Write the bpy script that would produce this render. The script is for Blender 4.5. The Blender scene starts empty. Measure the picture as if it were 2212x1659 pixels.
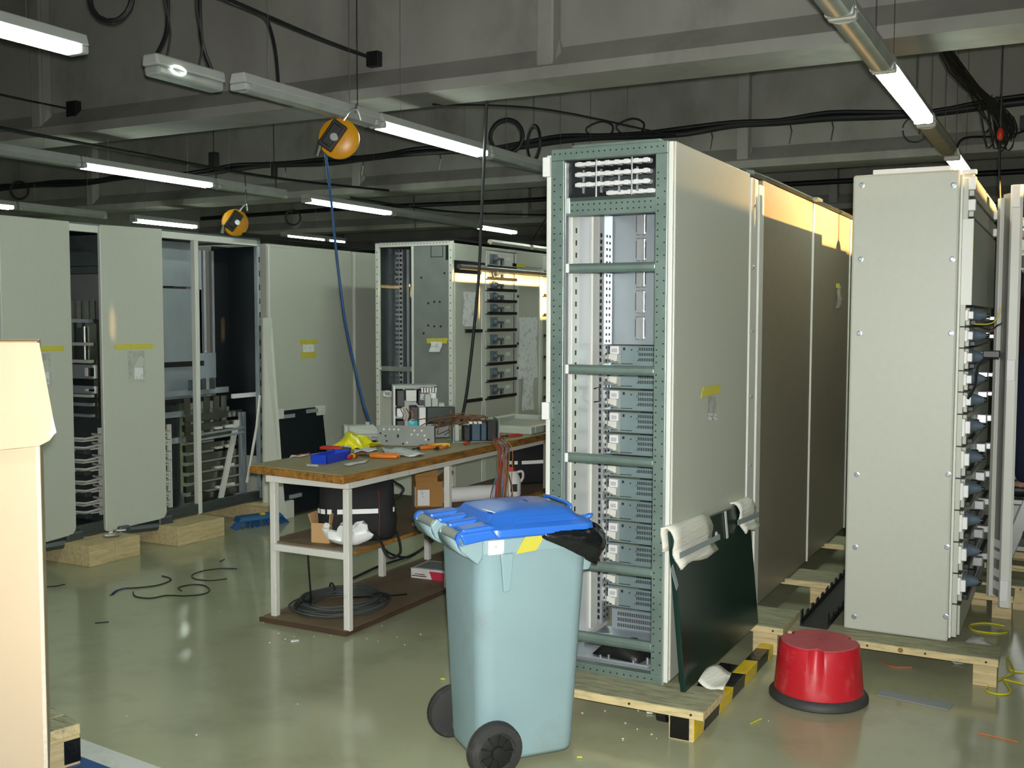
import bpy, bmesh, math, random
from mathutils import Vector, Matrix
random.seed(7)
sc = bpy.context.scene
COL = sc.collection
R = math.radians
# ---------------------------------------------------------------- camera
CAM = Vector((0, 0, 1.62)); FPX = 2290.0
YAW, PIT, ROL = R(28.0), R(-3.55), R(0.13)
fw = Vector((-math.sin(YAW)*math.cos(PIT), math.cos(YAW)*math.cos(PIT), math.sin(PIT)))
rt0 = Vector((math.cos(YAW), math.sin(YAW), 0)); up0 = rt0.cross(fw)
rt = rt0*math.cos(ROL) + up0*math.sin(ROL); up = rt.cross(fw)
cd = bpy.data.cameras.new('camera'); cam = bpy.data.objects.new('camera', cd); COL.objects.link(cam)
cd.sensor_width = 36; cd.lens = 36*FPX/2212; cd.clip_start = 0.05; cd.clip_end = 200
m = Matrix((rt, up, -fw)).transposed().to_4x4(); m.translation = CAM; cam.matrix_world = m
sc.camera = cam
# ---------------------------------------------------------------- world, sun, flash, exposure
w = bpy.data.worlds.new('world'); sc.world = w; w.use_nodes = True
bg = w.node_tree.nodes['Background']; bg.inputs[0].default_value = (0.55, 0.62, 0.75, 1); bg.inputs[1].default_value = 0.35
sl = bpy.data.lights.new('sun', 'SUN'); sl.energy = 30.0; sl.color = (1.0, 0.58, 0.20); sl.angle = R(0.6)
so = bpy.data.objects.new('sun', sl); COL.objects.link(so); so.location = (12, 6, 5)
so.rotation_euler = Vector((-math.cos(R(8.5)), .012, -math.sin(R(8.5)))).to_track_quat('-Z', 'Y').to_euler()
fl = bpy.data.lights.new('camera_flash', 'SPOT'); fl.energy = 560; fl.shadow_soft_size = 0.025; fl.color = (1.0, 0.985, 0.95)
fl.spot_size = R(95); fl.spot_blend = 1.0
fo = bpy.data.objects.new('camera_flash', fl); COL.objects.link(fo)
m2 = m.copy(); m2.translation = CAM + rt*0.02 + up*0.05 - fw*0.01; fo.matrix_world = m2
sc.view_settings.view_transform = 'Standard'; sc.view_settings.look = 'None'
sc.view_settings.gamma = 1.0; sc.view_settings.use_curve_mapping = False
sc.view_settings.exposure = 0.66
sc.cycles.max_bounces = 7; sc.cycles.diffuse_bounces = 4; sc.cycles.glossy_bounces = 4
sc.cycles.caustics_reflective = False; sc.cycles.caustics_refractive = False; sc.cycles.sample_clamp_indirect = 4.0
LAMP = 20.0                       # strength of the fluorescent tubes
# ---------------------------------------------------------------- helpers
def ray(px, py): return rt*((px-1106)/FPX) + up*((829.5-py)/FPX) + fw
def P(px, py, ax, v):
    d = ray(px, py); return CAM + d*((v-CAM[ax])/d[ax])
def over(px, py, q):
    d = ray(px, py); t = math.hypot(q[0], q[1])/math.hypot(d.x, d.y); return CAM + d*t
def lin(h):
    h = h.lstrip('#'); o = []
    for i in (0, 2, 4):
        c = int(h[i:i+2], 16)/255; o.append(c/12.92 if c <= .04045 else ((c+.055)/1.055)**2.4)
    return tuple(o)
def mat(name, col, rough=.5, metal=0.0, var=0.08, scale=6.0, bump=0.0, bscale=60.0, dirt=None, stretch=None, coat=0.0, spec=.5, dscale=3.0, dlo=.52, dhi=.75, alpha=1.0):
    M = bpy.data.materials.new(name); M.use_nodes = True; nt = M.node_tree; b = nt.nodes['Principled BSDF']
    c = lin(col) if isinstance(col, str) else col
    b.inputs['Roughness'].default_value = rough; b.inputs['Metallic'].default_value = metal
    b.inputs['Specular IOR Level'].default_value = spec
    if coat: b.inputs['Coat Weight'].default_value = coat; b.inputs['Coat Roughness'].default_value = .12
    if alpha < 1: b.inputs['Alpha'].default_value = alpha
    tc = nt.nodes.new('ShaderNodeTexCoord'); mp = nt.nodes.new('ShaderNodeMapping'); nt.links.new(tc.outputs['Object'], mp.inputs[0])
    if stretch: mp.inputs['Scale'].default_value = stretch
    n = nt.nodes.new('ShaderNodeTexNoise'); n.inputs['Scale'].default_value = scale; n.inputs['Detail'].default_value = 5
    nt.links.new(mp.outputs[0], n.inputs[0])
    r = nt.nodes.new('ShaderNodeValToRGB'); r.color_ramp.elements[0].position = .3; r.color_ramp.elements[1].position = .7
    r.color_ramp.elements[0].color = tuple(x*(1-var) for x in c)+(1,); r.color_ramp.elements[1].color = tuple(min(1, x*(1+var)) for x in c)+(1,)
    nt.links.new(n.outputs['Fac'], r.inputs[0]); out = r.outputs[0]
    if dirt:
        n2 = nt.nodes.new('ShaderNodeTexNoise'); n2.inputs['Scale'].default_value = dscale; n2.inputs['Detail'].default_value = 8; n2.inputs['Roughness'].default_value = .65
        nt.links.new(mp.outputs[0], n2.inputs[0])
        r2 = nt.nodes.new('ShaderNodeValToRGB'); r2.color_ramp.elements[0].position = dlo; r2.color_ramp.elements[1].position = dhi
        nt.links.new(n2.outputs['Fac'], r2.inputs[0])
        mx = nt.nodes.new('ShaderNodeMixRGB'); nt.links.new(r2.outputs[0], mx.inputs[0]); nt.links.new(out, mx.inputs[1])
        mx.inputs[2].default_value = lin(dirt)+(1,); out = mx.outputs[0]
    nt.links.new(out, b.inputs['Base Color'])
    if bump:
        nb = nt.nodes.new('ShaderNodeTexNoise'); nb.inputs['Scale'].default_value = bscale; nb.inputs['Detail'].default_value = 4
        nt.links.new(mp.outputs[0], nb.inputs[0])
        bp = nt.nodes.new('ShaderNodeBump'); bp.inputs['Strength'].default_value = bump; bp.inputs['Distance'].default_value = .01
        nt.links.new(nb.outputs['Fac'], bp.inputs['Height']); nt.links.new(bp.outputs[0], b.inputs['Normal'])
    return M
def emit(name, col, s):
    M = bpy.data.materials.new(name); M.use_nodes = True; b = M.node_tree.nodes['Principled BSDF']
    b.inputs['Base Color'].default_value = (.8, .8, .8, 1); b.inputs['Emission Color'].default_value = col+(1,); b.inputs['Emission Strength'].default_value = s
    return M
WOFF = {}                          # things whose parts are written in world coordinates
class MB:
    """collects shapes in one bmesh and links them as ONE mesh object"""
    def __init__(s): s.b = bmesh.new()
    def hexa(s, p):
        v = [s.b.verts.new(q) for q in p]
        for f in ((0, 3, 2, 1), (4, 5, 6, 7), (0, 1, 5, 4), (1, 2, 6, 5), (2, 3, 7, 6), (3, 0, 4, 7)): s.b.faces.new([v[i] for i in f])
        return s
    def box(s, x0, x1, y0, y1, z0, z1):
        if x0 > x1: x0, x1 = x1, x0
        if y0 > y1: y0, y1 = y1, y0
        if z0 > z1: z0, z1 = z1, z0
        return s.hexa([(x0, y0, z0), (x1, y0, z0), (x1, y1, z0), (x0, y1, z0), (x0, y0, z1), (x1, y0, z1), (x1, y1, z1), (x0, y1, z1)])
    def cbox(s, c, h, M=None):
        """box of half sizes h about c, optionally turned by the 3x3 matrix M"""
        p = []
        for dz in (-1, 1):
            for dx, dy in ((-1, -1), (1, -1), (1, 1), (-1, 1)):
                v = Vector((dx*h[0], dy*h[1], dz*h[2])); p.append(Vector(c) + (M @ v if M else v))
        return s.hexa(p)
    def prism(s, poly, d):
        """polygon (list of 3D points) pushed along vector d"""
        d = Vector(d); a = [s.b.verts.new(Vector(q)) for q in poly]; b = [s.b.verts.new(Vector(q)+d) for q in poly]; n = len(poly)
        s.b.faces.new(a[::-1]); s.b.faces.new(b)
        for i in range(n): s.b.faces.new((a[i], a[(i+1) % n], b[(i+1) % n], b[i]))
        return s
    def ring(s, c, r, ax, n, up_=None):
        ax = Vector(ax).normalized(); t = Vector((0, 0, 1)) if abs(ax.z) < .9 else Vector((1, 0, 0))
        u = ax.cross(t).normalized(); v = ax.cross(u)
        return [s.b.verts.new(Vector(c) + u*(r*math.cos(2*math.pi*i/n)) + v*(r*math.sin(2*math.pi*i/n))) for i in range(n)]
    def lathe(s, c, ax, prof, n=20, caps=True):
        """prof: (radius, distance along ax)"""
        ax = Vector(ax).normalized(); rs = [s.ring(Vector(c)+ax*h, max(r, 1e-4), ax, n) for r, h in prof]
        for a, b in zip(rs, rs[1:]):
            for i in range(n): s.b.faces.new((a[i], a[(i+1) % n], b[(i+1) % n], b[i]))
        if caps: s.b.faces.new(rs[0][::-1]); s.b.faces.new(rs[-1])
        return s
    def cyl(s, p0, p1, r, n=12, r1=None):
        p0, p1 = Vector(p0), Vector(p1); d = p1-p0
        return s.lathe(p0, d, [(r, 0), (r if r1 is None else r1, d.length)], n)
    def tube(s, pts, r, n=6, closed=False):
        pts = [Vector(p) for p in pts]; rings = []; k = len(pts); prev = None
        for i in range(k):
            a = pts[(i-1) % k] if closed or i else pts[0]; c = pts[(i+1) % k] if closed or i < k-1 else pts[-1]
            t = (c-a).normalized()
            if prev is None:
                u = t.cross(Vector((0, 0, 1)) if abs(t.z) < .9 else Vector((1, 0, 0))).normalized()
            else:
                u = (prev - t*prev.dot(t)).normalized()
            prev = u; v = t.cross(u)
            rings.append([s.b.verts.new(pts[i] + u*(r*math.cos(2*math.pi*j/n)) + v*(r*math.sin(2*math.pi*j/n))) for j in range(n)])
        for i in range(k if closed else k-1):
            a, b = rings[i], rings[(i+1) % k]
            for j in range(n): s.b.faces.new((a[j], a[(j+1) % n], b[(j+1) % n], b[j]))
        if not closed: s.b.faces.new(rings[0][::-1]); s.b.faces.new(rings[-1])
        return s
    def sphere(s, c, r, seg=12, sq=(1, 1, 1)):
        r_ = bmesh.ops.create_uvsphere(s.b, u_segments=seg, v_segments=max(6, seg//2), radius=r)
        for v in r_['verts']: v.co = Vector((v.co.x*sq[0], v.co.y*sq[1], v.co.z*sq[2])) + Vector(c)
        return s
    def grid(s, rows):
        g = [[s.b.verts.new(q) for q in row] for row in rows]
        for a, b in zip(g, g[1:]):
            for i in range(len(a)-1): s.b.faces.new((a[i], a[i+1], b[i+1], b[i]))
        return s
    def build(s, name, M, parent=None, smooth=None, bev=0, loc=None, solid=0, sub=0):
        bmesh.ops.recalc_face_normals(s.b, faces=s.b.faces)
        me = bpy.data.meshes.new(name); s.b.to_mesh(me); s.b.free()
        q = parent
        while q is not None and q.parent is not None: q = q.parent
        if q is not None and q.name in WOFF: me.transform(Matrix.Translation(-WOFF[q.name]))
        o = bpy.data.objects.new(name, me); COL.objects.link(o)
        for q in (M if isinstance(M, (list, tuple)) else [M]): me.materials.append(q)
        if smooth is not None:
            for f in me.polygons: f.use_smooth = True
            me.set_sharp_from_angle(angle=R(smooth))
        if parent: o.parent = parent
        if loc: o.location = loc
        if solid: q = o.modifiers.new('thickness', 'SOLIDIFY'); q.thickness = solid; q.offset = 0
        if sub: q = o.modifiers.new('subdivide', 'SUBSURF'); q.levels = sub; q.render_levels = sub
        if bev: q = o.modifiers.new('bevel', 'BEVEL'); q.width = bev; q.segments = 2; q.limit_method = 'ANGLE'
        return o
def tag(o, label, cat, group=None, kind=None):
    o['label'] = label; o['category'] = cat
    if group: o['group'] = group
    if kind: o['kind'] = kind
    return o
def E(name, label, cat, loc=(0, 0, 0), rz=0.0, group=None):
    o = bpy.data.objects.new(name, None); COL.objects.link(o); o.location = loc; o.rotation_euler = (0, 0, rz); o.empty_display_size = .1
    return tag(o, label, cat, group)
def EW(name, label, cat, loc, group=None):
    o = E(name, label, cat, loc, 0, group); WOFF[o.name] = Vector(loc); return o
def struct(o): o['kind'] = 'structure'; return o
def part(o, label): o['label'] = label; return o
def bx(name, M, parent, x0, x1, y0, y1, z0, z1, bev=0): return MB().box(x0, x1, y0, y1, z0, z1).build(name, M, parent, bev=bev)
def cop(src, parent, loc=None, rz=None):
    """a copy of one part (and its sub-parts) that shares mesh data"""
    c = src.copy(); COL.objects.link(c); c.parent = parent
    if loc is not None: c.location = loc
    if rz is not None: c.rotation_euler = (0, 0, rz)
    for k in [q for q in src.children]: cop(k, c)
    return c
def smoothpath(pts, k=8):
    pts = [Vector(p) for p in pts]; out = []
    for i in range(len(pts)-1):
        p0 = pts[max(i-1, 0)]; p1 = pts[i]; p2 = pts[i+1]; p3 = pts[min(i+2, len(pts)-1)]
        for j in range(k):
            t = j/k; out.append(.5*((2*p1)+(p2-p0)*t+(2*p0-5*p1+4*p2-p3)*t*t+(3*p1-p0-3*p2+p3)*t**3))
    return out+[pts[-1]]
# ---------------------------------------------------------------- materials
M_floor = mat('floor_epoxy', '#a6a98b', .13, var=.06, scale=1.2, bump=.03, bscale=4, dirt='#8f9277', dscale=2.2, dlo=.5, dhi=.8)
M_conc = mat('concrete', '#94938c', .85, var=.14, scale=2.2, bump=.15, bscale=40, dirt='#75746d', dscale=1.4, stretch=(1, 1, .6))
M_wall = mat('wall_paint', '#8b8c84', .8, var=.06)
M_white_line = mat('line_paint', '#d8dcd8', .35, var=.05, dirt='#a9aa9c')
M_blue_floor = mat('blue_floor_paint', '#17508c', .3, var=.08)
M_panel = mat('panel_grey', '#bbbfb2', .42, var=.015, scale=40, bump=.05, bscale=420)
M_cream = mat('trim_cream', '#d8dbd2', .4, var=.02)
M_white = mat('plastic_white', '#e6e8e6', .4, var=.02)
M_zinc = mat('zinc_green', '#7f938b', .42, .55, var=.14, scale=9)
M_steel = mat('galvanised_sheet', '#b9c5cc', .30, .6, var=.12, scale=4, stretch=(1, 1, .5))
M_brite = mat('bright_steel', '#dfe4e6', .25, .7, var=.05)
M_dsteel = mat('dark_steel', '#5a6262', .4, .6, var=.12)
M_dark = mat('dark_gap', '#121614', .6, var=.1)
M_black = mat('black_plastic', '#1a1c1b', .45, var=.15)
M_module = mat('module_zinc', '#8fa4a6', .35, .5, var=.12, scale=7)
M_barepanel = mat('bare_sheet_panel', '#8d8776', .38, .15, var=.05, scale=30)
M_shine = mat('plated_bar', '#eef0e4', .3, .25, var=.04)
M_leaf = mat('door_inside', '#827f7c', .4, .2, var=.06)
M_wallw = mat('inner_wall_white', '#e6e9e8', .3, .1, var=.04, scale=2, coat=.3)
M_navygap = mat('navy_panel', '#10171c', .5, var=.1)
M_wood = mat('pine_plank', '#cbb98c', .7, var=.18, scale=3, stretch=(1.5, 1.5, 14), bump=.1, dirt='#9a8a66', dscale=4)
M_woodx = mat('pine_board', '#d2c08f', .7, var=.16, scale=3, stretch=(1.5, 12, 12), bump=.1, dirt='#8f876c', dscale=5, dlo=.5, dhi=.72)
M_woody = mat('pine_runner', '#cbb98c', .7, var=.16, scale=3, stretch=(12, 1.5, 12), bump=.1, dirt='#8f876c', dscale=5)
M_dirtywood = mat('worn_deck_board', '#a3a283', .65, var=.2, scale=4, stretch=(1.5, 9, 9), dirt='#6f7058', dscale=7, dlo=.45, dhi=.7)
M_copper = mat('copper_bar', '#a06a3c', .35, .9, var=.1)
M_tin = mat('tinned_bar', '#8d8f80', .28, .9, var=.15)
M_tape = mat('yellow_tape', '#c9c24a', .5, var=.05)
M_paper = mat('paper', '#dfe3e2', .8, var=.03, dirt='#b9bcb8', dscale=25, dlo=.55, dhi=.6)
M_bag = mat('clear_bag', '#c9cdc6', .15, var=.2, scale=30, alpha=.55)
M_card = mat('cardboard', '#c19a6b', .8, var=.06, scale=5, bump=.05, bscale=30)
M_cardl = mat('cardboard_pale', '#dfc9a8', .8, var=.05, scale=3, stretch=(1, 1, .3))
M_cable = mat('cable_black', '#15191a', .5, var=.2)
M_green = mat('green_black_panel', '#0c2b25', .28, var=.15, scale=2)
# ================================================================ SETTING
XL, XR, YF, YB, ZC = -15.0, 4.2, -4.0, 24.0, 4.7
floor = struct(MB().box(XL, XR, YF, YB, -.2, 0).build('floor', M_floor))
ceil = struct(MB().box(XL, XR, YF, YB, ZC, ZC+.2).build('ceiling', M_conc))
struct(MB().box(XL-.2, XL, YF, YB, -.2, ZC).build('wall_left', M_wall))
struct(MB().box(XL, XR, YB, YB+.2, -.2, ZC).build('wall_back', M_wall))
struct(MB().box(XL, XR, YF-.2, YF, -.2, ZC).build('wall_front', M_wall))
WIN = [(3.6, 5.06, 2.98, 3.19), (5.08, 7.14, 2.92, 3.19), (7.16, 9.6, 2.92, 3.30)]  # unseen openings, sills and heads set to shape the sun patch
wr = MB(); wr.box(XR, XR+.2, YF, YB, -.2, 2.90); wr.box(XR, XR+.2, YF, YB, 3.35, ZC)
ys = [YF]+[v for a in WIN for v in a[:2]]+[YB]
for i in range(0, len(ys), 2): wr.box(XR, XR+.2, ys[i], ys[i+1], 2.90, 3.35)
for a, b, z0, z1 in WIN:
    if z0 > 2.91: wr.box(XR, XR+.2, a, b, 2.90, z0)
    if z1 < 3.34: wr.box(XR, XR+.2, a, b, z1, 3.35)
struct(wr.build('wall_right', M_wall))
def glass(name, tr):
    M = bpy.data.materials.new(name); M.use_nodes = True; nt = M.node_tree; nt.nodes.clear()
    o = nt.nodes.new('ShaderNodeOutputMaterial'); t = nt.nodes.new('ShaderNodeBsdfTransparent'); g = nt.nodes.new('ShaderNodeBsdfGlossy'); x = nt.nodes.new('ShaderNodeMixShader')
    t.inputs[0].default_value = (tr, tr, tr, 1); g.inputs[0].default_value = (.8, .8, .8, 1); g.inputs['Roughness'].default_value = .05; x.inputs[0].default_value = .08
    nt.links.new(t.outputs[0], x.inputs[1]); nt.links.new(g.outputs[0], x.inputs[2]); nt.links.new(x.outputs[0], o.inputs[0]); return M
def graded_glass(name, lo, hi, y0, y1):
    """glass with transmission graded along y, added to fade the sun patch"""
    M = glass(name, 1.0); nt = M.node_tree; tb = next(n for n in nt.nodes if n.type == 'BSDF_TRANSPARENT')
    tc = nt.nodes.new('ShaderNodeTexCoord'); sx = nt.nodes.new('ShaderNodeSeparateXYZ'); mr = nt.nodes.new('ShaderNodeMapRange')
    nt.links.new(tc.outputs['Object'], sx.inputs[0]); nt.links.new(sx.outputs['Y'], mr.inputs['Value'])
    mr.inputs['From Min'].default_value = y0; mr.inputs['From Max'].default_value = y1; mr.inputs['To Min'].default_value = lo; mr.inputs['To Max'].default_value = hi
    nt.links.new(mr.outputs[0], tb.inputs[0]); return M
GL = [graded_glass('dimmed_pane', .12, .30, 3.9, 5.1), graded_glass('graded_pane', .50, 1.0, 5.1, 6.7), glass('clean_pane', .95)]  # out-of-view panes dimmed so the sunlight weakens towards the viewer
for i, (a, b, z0, z1) in enumerate(WIN):
    t = .008; wf = MB()
    for z in (z0, z1-t): wf.box(XR+.05, XR+.13, a, b, z, z+t)
    for y in (a, b-t): wf.box(XR+.05, XR+.13, y, y+t, z0+t, z1-t)
    wo = struct(wf.build('window_%d' % (i+1), M_white))
    bx('pane', GL[i], wo, XR+.08, XR+.09, a+t, b-t, z0+t, z1-t)
# concrete beams with sloped flanges and stiffening ribs
def beam(y0, ribs):
    pr = [(y0, 3.15), (y0, 3.225), (y0+.14, 3.37), (y0+.14, ZC), (y0+.30, ZC), (y0+.30, 3.37), (y0+.44, 3.225), (y0+.44, 3.15)]
    bo = MB().prism([(XL, y, z) for y, z in pr], (XR-XL, 0, 0)).build('ceiling_beam', M_conc); struct(bo)
    for x in ribs:
        rb = MB(); rb.hexa([(x-.06, y0+.015, 3.225), (x+.06, y0+.015, 3.225), (x+.06, y0+.14, 3.225), (x-.06, y0+.14, 3.225), (x-.06, y0+.02, ZC), (x+.06, y0+.02, ZC), (x+.06, y0+.14, ZC), (x-.06, y0+.14, ZC)])
        rb.prism([(x+.06, y0+.03, 3.24), (x+.085, y0+.10, 3.31), (x+.06, y0+.10, 3.42)], (0, .035, 0))
        rb.build('rib', M_conc, bo, bev=.012)
beam(6.17, [-3.06, -7.9, -12.6, 1.7]); beam(10.72, [-3.06, -7.9, -12.6, 1.7]); beam(15.27, [-3.06, -7.9, -12.6]); beam(19.8, [-7.9])
beam(1.62, [])
# painted markings bottom left: a white line along the edge of a blue field
a, b = Vector((-3.42, 2.752, 0)), Vector((-2.5, 2.66, 0)); dv = (b-a).normalized(); nv = Vector((dv.y, -dv.x, 0))
struct(MB().prism([a-dv*3, b+dv*.6, b+dv*.6+nv*.10, a-dv*3+nv*.10], (0, 0, .0015)).build('trim_1', M_white_line))
struct(MB().prism([a-dv*3+nv*.10, b+dv*.6+nv*.10, b+dv*.6+nv*2, a-dv*3+nv*2], (0, 0, .001)).build('trim_2', M_blue_floor))
# ================================================================ FLUORESCENT LIGHT ROWS
M_lampbody = mat('lamp_body', '#b9bdb8', .4, .1, var=.05)
M_diff = mat('clear_diffuser', '#a9b0a8', .2, .1, var=.1)
M_tube = emit('lit_tube', (.86, 1.0, .88), LAMP)
M_chain = mat('chain', '#6b6f6c', .4, .8)
def lamp(x, y0, y1, zb, lit, label, open_=False, group=None):
    """batten hung along y; lit ones glow through the open tubes"""
    L = y1-y0; e = E('fluorescent_batten', label, 'light', (x, (y0+y1)/2, zb), 0, group)
    body = MB(); h = L/2
    body.prism([(-.062, -h, .045), (.062, -h, .045), (.045, -h, .10), (-.045, -h, .10)], (0, L, 0)); body.build('housing', M_lampbody, e, bev=.006)
    for s in (-1, 1): MB().box(-.06, .06, s*h-s*.045, s*h, .005, .045).build('end_cap', M_lampbody, e, bev=.01)
    if lit:
        for s in (-1, 1): MB().cyl((s*.03, -h+.05, .024), (s*.03, h-.05, .024), .022, 10).build('tube', M_tube, e, smooth=40)
    else:
        MB().prism([(-.06, -h+.05, .045), (-.048, -h+.05, .008), (-.02, -h+.05, 0), (.02, -h+.05, 0), (.048, -h+.05, .008), (.06, -h+.05, .045)], (0, L-.1, 0)).build('diffuser', M_diff, e, smooth=50)
    for y in (-h*.6, h*.6): MB().cyl((0, y, .10), (0, y, (.285 if any(a-.03 < (y0+y1)/2+y < a+.47 for a in (1.62, 6.17, 10.72, 15.27)) else ZC-zb-.002)), .0018, 4).build('hanger', M_chain, e)
    return e
lamp(-4.24, 2.1, 3.58, 2.86, True, 'lit strip light cut by the left picture edge, nearest of the ceiling lamps')
lamp(-4.10, 4.50, 5.77, 2.86, False, 'unlit sealed strip light before the nearest lit tube of the middle row')
lamp(-4.10, 5.80, 7.24, 2.86, True, 'bright lit strip light beside the orange balancer reel')
lamp(-4.10, 7.27, 8.95, 2.86, False, 'unlit strip light running behind the tall open cabinet')
lamp(-4.10, 8.97, 10.5, 2.86, True, 'lit strip light hidden behind the top of the open cabinet')
lamp(-.905, 3.3, 4.60, 2.86, False, 'dark strip light at the upper right picture edge')
lamp(-.905, 4.62, 5.68, 2.86, False, 'dark strip light just before the lit lamp at upper right')
lamp(-.905, 5.70, 7.33, 2.86, True, 'wide lit strip light at upper right of the aisle')
lamp(-.905, 7.42, 8.80, 2.86, False, 'dark strip light between the two lit lamps at right')
lamp(-.905, 9.05, 10.5, 2.86, True, 'lit strip light right above the closed cabinet with screws')
lamp(-7.40, 4.6, 6.18, 2.86, False, 'unlit strip light entering from the left picture edge')
lamp(-7.40, 6.20, 7.74, 2.86, True, 'lit strip light above the left cabinets, middle left')
lamp(-7.40, 7.78, 8.80, 2.86, False, 'unlit strip light ending over the cabinet with busbars')
lamp(-7.40, 9.15, 10.75, 2.86, True, 'lit strip light crossed by the blue hose')
lamp(-7.40, 10.78, 12.85, 2.86, False, 'dark strip light between the two far lit lamps left of the open cabinet')
lamp(-7.40, 12.9, 14.0, 2.86, True, 'small far lit strip light next to the black hose')
lamp(-10.95, 6.8, 8.25, 2.86, True, 'lit strip light of which only the tip shows at far left')
lamp(-10.95, 8.28, 9.55, 2.86, False, 'dark strip light over the leftmost panel')
lamp(-10.95, 10.0, 11.15, 2.86, True, 'far lit strip light over the second left panel')
lamp(-10.95, 13.0, 14.0, 2.86, True, 'far lit strip light left of the blue hose')
lamp(-10.95, 14.05, 14.55, 2.86, True, 'short far lit strip light right of the blue hose')
# rows go on behind the camera
lamp(-.905, .2, 1.8, 2.86, True, 'lit strip light over the floor behind the viewpoint, right row')
lamp(-4.10, -1.2, .4, 2.86, True, 'lit strip light behind the viewpoint, middle row')
lamp(2.35, 1.4, 3.0, 2.86, True, 'lit strip light over the aisle right of the frame')
# emergency light on chains
em = E('emergency_light', 'small unlit emergency light hanging on two chains with a round bulb glow', 'light', (-4.25, 4.265, 2.865))
MB().prism([(-.06, -.25, .05), (.06, -.25, .05), (.05, -.25, .11), (-.05, -.25, .11)], (0, .5, 0)).build('housing', M_lampbody, em, bev=.012)
MB().prism([(-.058, -.24, .05), (-.05, -.24, 0), (.05, -.24, 0), (.058, -.24, .05)], (0, .48, 0)).build('diffuser', M_diff, em, bev=.015)
M_ring = emit('pilot_ring', (.9, 1, .92), 2.0)
MB().tube([(.062, -.11+.05*math.cos(a*.349), .045+.02*math.sin(a*.349)) for a in range(18)], .006, 5, True).build('pilot_lamp', M_ring, em, smooth=60)
for y in (-.13, .10): MB().tube(smoothpath([(0, y, .11), (.01, y+.02, .25), (0, y-.01, .42), (0, y, .60)], 4), .006, 5).build('chain', M_chain, em)
for y, k in ((-.2, 1), (.2, -1)): MB().tube(smoothpath([(0, y, .11), (0, y+.07*k, .24), (0, y+.085*k, .40), (0, y+.08*k, .60)], 5), .011, 6).build('feed_cable', M_cable, em, smooth=60)
# ================================================================ OVERHEAD CABLES AND HANGING GEAR
def cable(name, pts, r, label, cat='cable', k=6, M=None, group=None, n=6):
    o = MB().tube(smoothpath(pts, k), r, n).build(name, M or M_cable, smooth=70); return tag(o, label, cat, group)
w0, w1 = Vector((-4.25, 3.60, 3.44)), Vector((-4.46, 6.27, 3.455))
cw = E('catenary_wire', 'black feed cable strung along the lamps to a square box on the near beam', 'cable')
MB().tube(smoothpath([(-4.2, 1.8, 3.46), (-4.25, 3.6, 3.43), (-4.3, 4.6, 3.42), (-4.40, 5.6, 3.43), w1], 6), .013, 6).build('wire', M_cable, cw, smooth=70)
MB().tube(smoothpath([(-4.33, 4.9, 3.42), (-4.30, 4.98, 3.38), (-4.24, 4.98, 3.2), (-4.20, 4.96, 2.97)], 6), .0095, 6).build('drop', M_cable, cw, smooth=70)
tag(MB().box(-4.50, -4.40, 6.25, 6.31, 3.395, 3.50).build('junction_box', M_black, bev=.005), 'dark square junction box on the near beam at the end of the black cable', 'box')
cw2 = E('catenary_wire', 'thin black cable running over the left lamps to a box on the near beam', 'cable')
MB().tube(smoothpath([(-7.4, 3.2, 3.40), (-7.45, 4.6, 3.37), (-7.50, 5.6, 3.36), (-7.54, 6.26, 3.37)], 6), .008, 5).build('wire', M_cable, cw2, smooth=70)
tag(MB().box(-7.60, -7.48, 6.25, 6.31, 3.31, 3.44).build('junction_box', M_black, bev=.005), 'dark square junction box on the near beam at left', 'box')
cable('catenary_wire', [(-7.2, 3.3, 3.12), (-7.25, 5.0, 3.06), (-7.3, 6.9, 3.05), (-7.35, 8.6, 3.06), (-7.4, 10.75, 3.16)], .014, 'black cable strung just under the beams from the left picture edge')
cable('catenary_wire', [(-4.1, 6.5, 3.14), (-3.9, 8.0, 3.34), (-3.72, 10.6, 3.50)], .008, 'black slanting cable carrying the two hanging cable rings')
cable('catenary_wire', [(-8.1, 10.9, 3.13), (-7.4, 12.5, 3.05), (-6.4, 15.2, 3.2)], .012, 'dark far cable slanting behind the orange reel')
# cable run along the second beam
bo = MB(); pts = [(-14.8, 10.62, 3.50)]
for i in range(40):
    x = -14.4+i*.47; pts.append((x, 10.60+.015*math.sin(i*2.1), 3.545+.018*math.sin(i*1.3)+(.03 if abs(x+3.06) < .3 else 0)))
bo.tube(smoothpath(pts, 3), .038, 7)
cr = E('cable_run', 'thick bundle of dark cables running along the second beam', 'cable')
bo.build('bundle', M_cable, cr, smooth=70)
MB().tube(smoothpath([(p[0], p[1]-.03, p[2]+.03+.02*math.sin(i*1.9)) for i, p in enumerate(pts)], 3), .02, 6).build('loose_cable', M_cable, cr, smooth=70)
for x in (-2.15, -2.55, -3.35, -4.9, -5.9, -6.6, -7.7, -8.9, -1.35): MB().tube([(x, 10.62, 3.52), (x+.02, 10.60, 3.46), (x, 10.60, 3.34)], .008, 5).build('hook', M_chain, cr)
for x in (-4.55, -4.2): MB().tube(smoothpath([(x-.12, 10.6, 3.57), (x-.18, 10.58, 3.66), (x, 10.58, 3.72), (x+.13, 10.58, 3.66), (x+.1, 10.6, 3.57)], 4), .012, 5).build('cable_loop', M_cable, cr, smooth=70)
MB().tube(smoothpath([(-14.8, 15.2, 3.5), (-11, 15.17, 3.53), (-8, 15.18, 3.5), (-5, 15.17, 3.52), (3.9, 15.2, 3.5)], 6), .04, 6).build('far_bundle', M_cable, cr, smooth=70)
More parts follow.
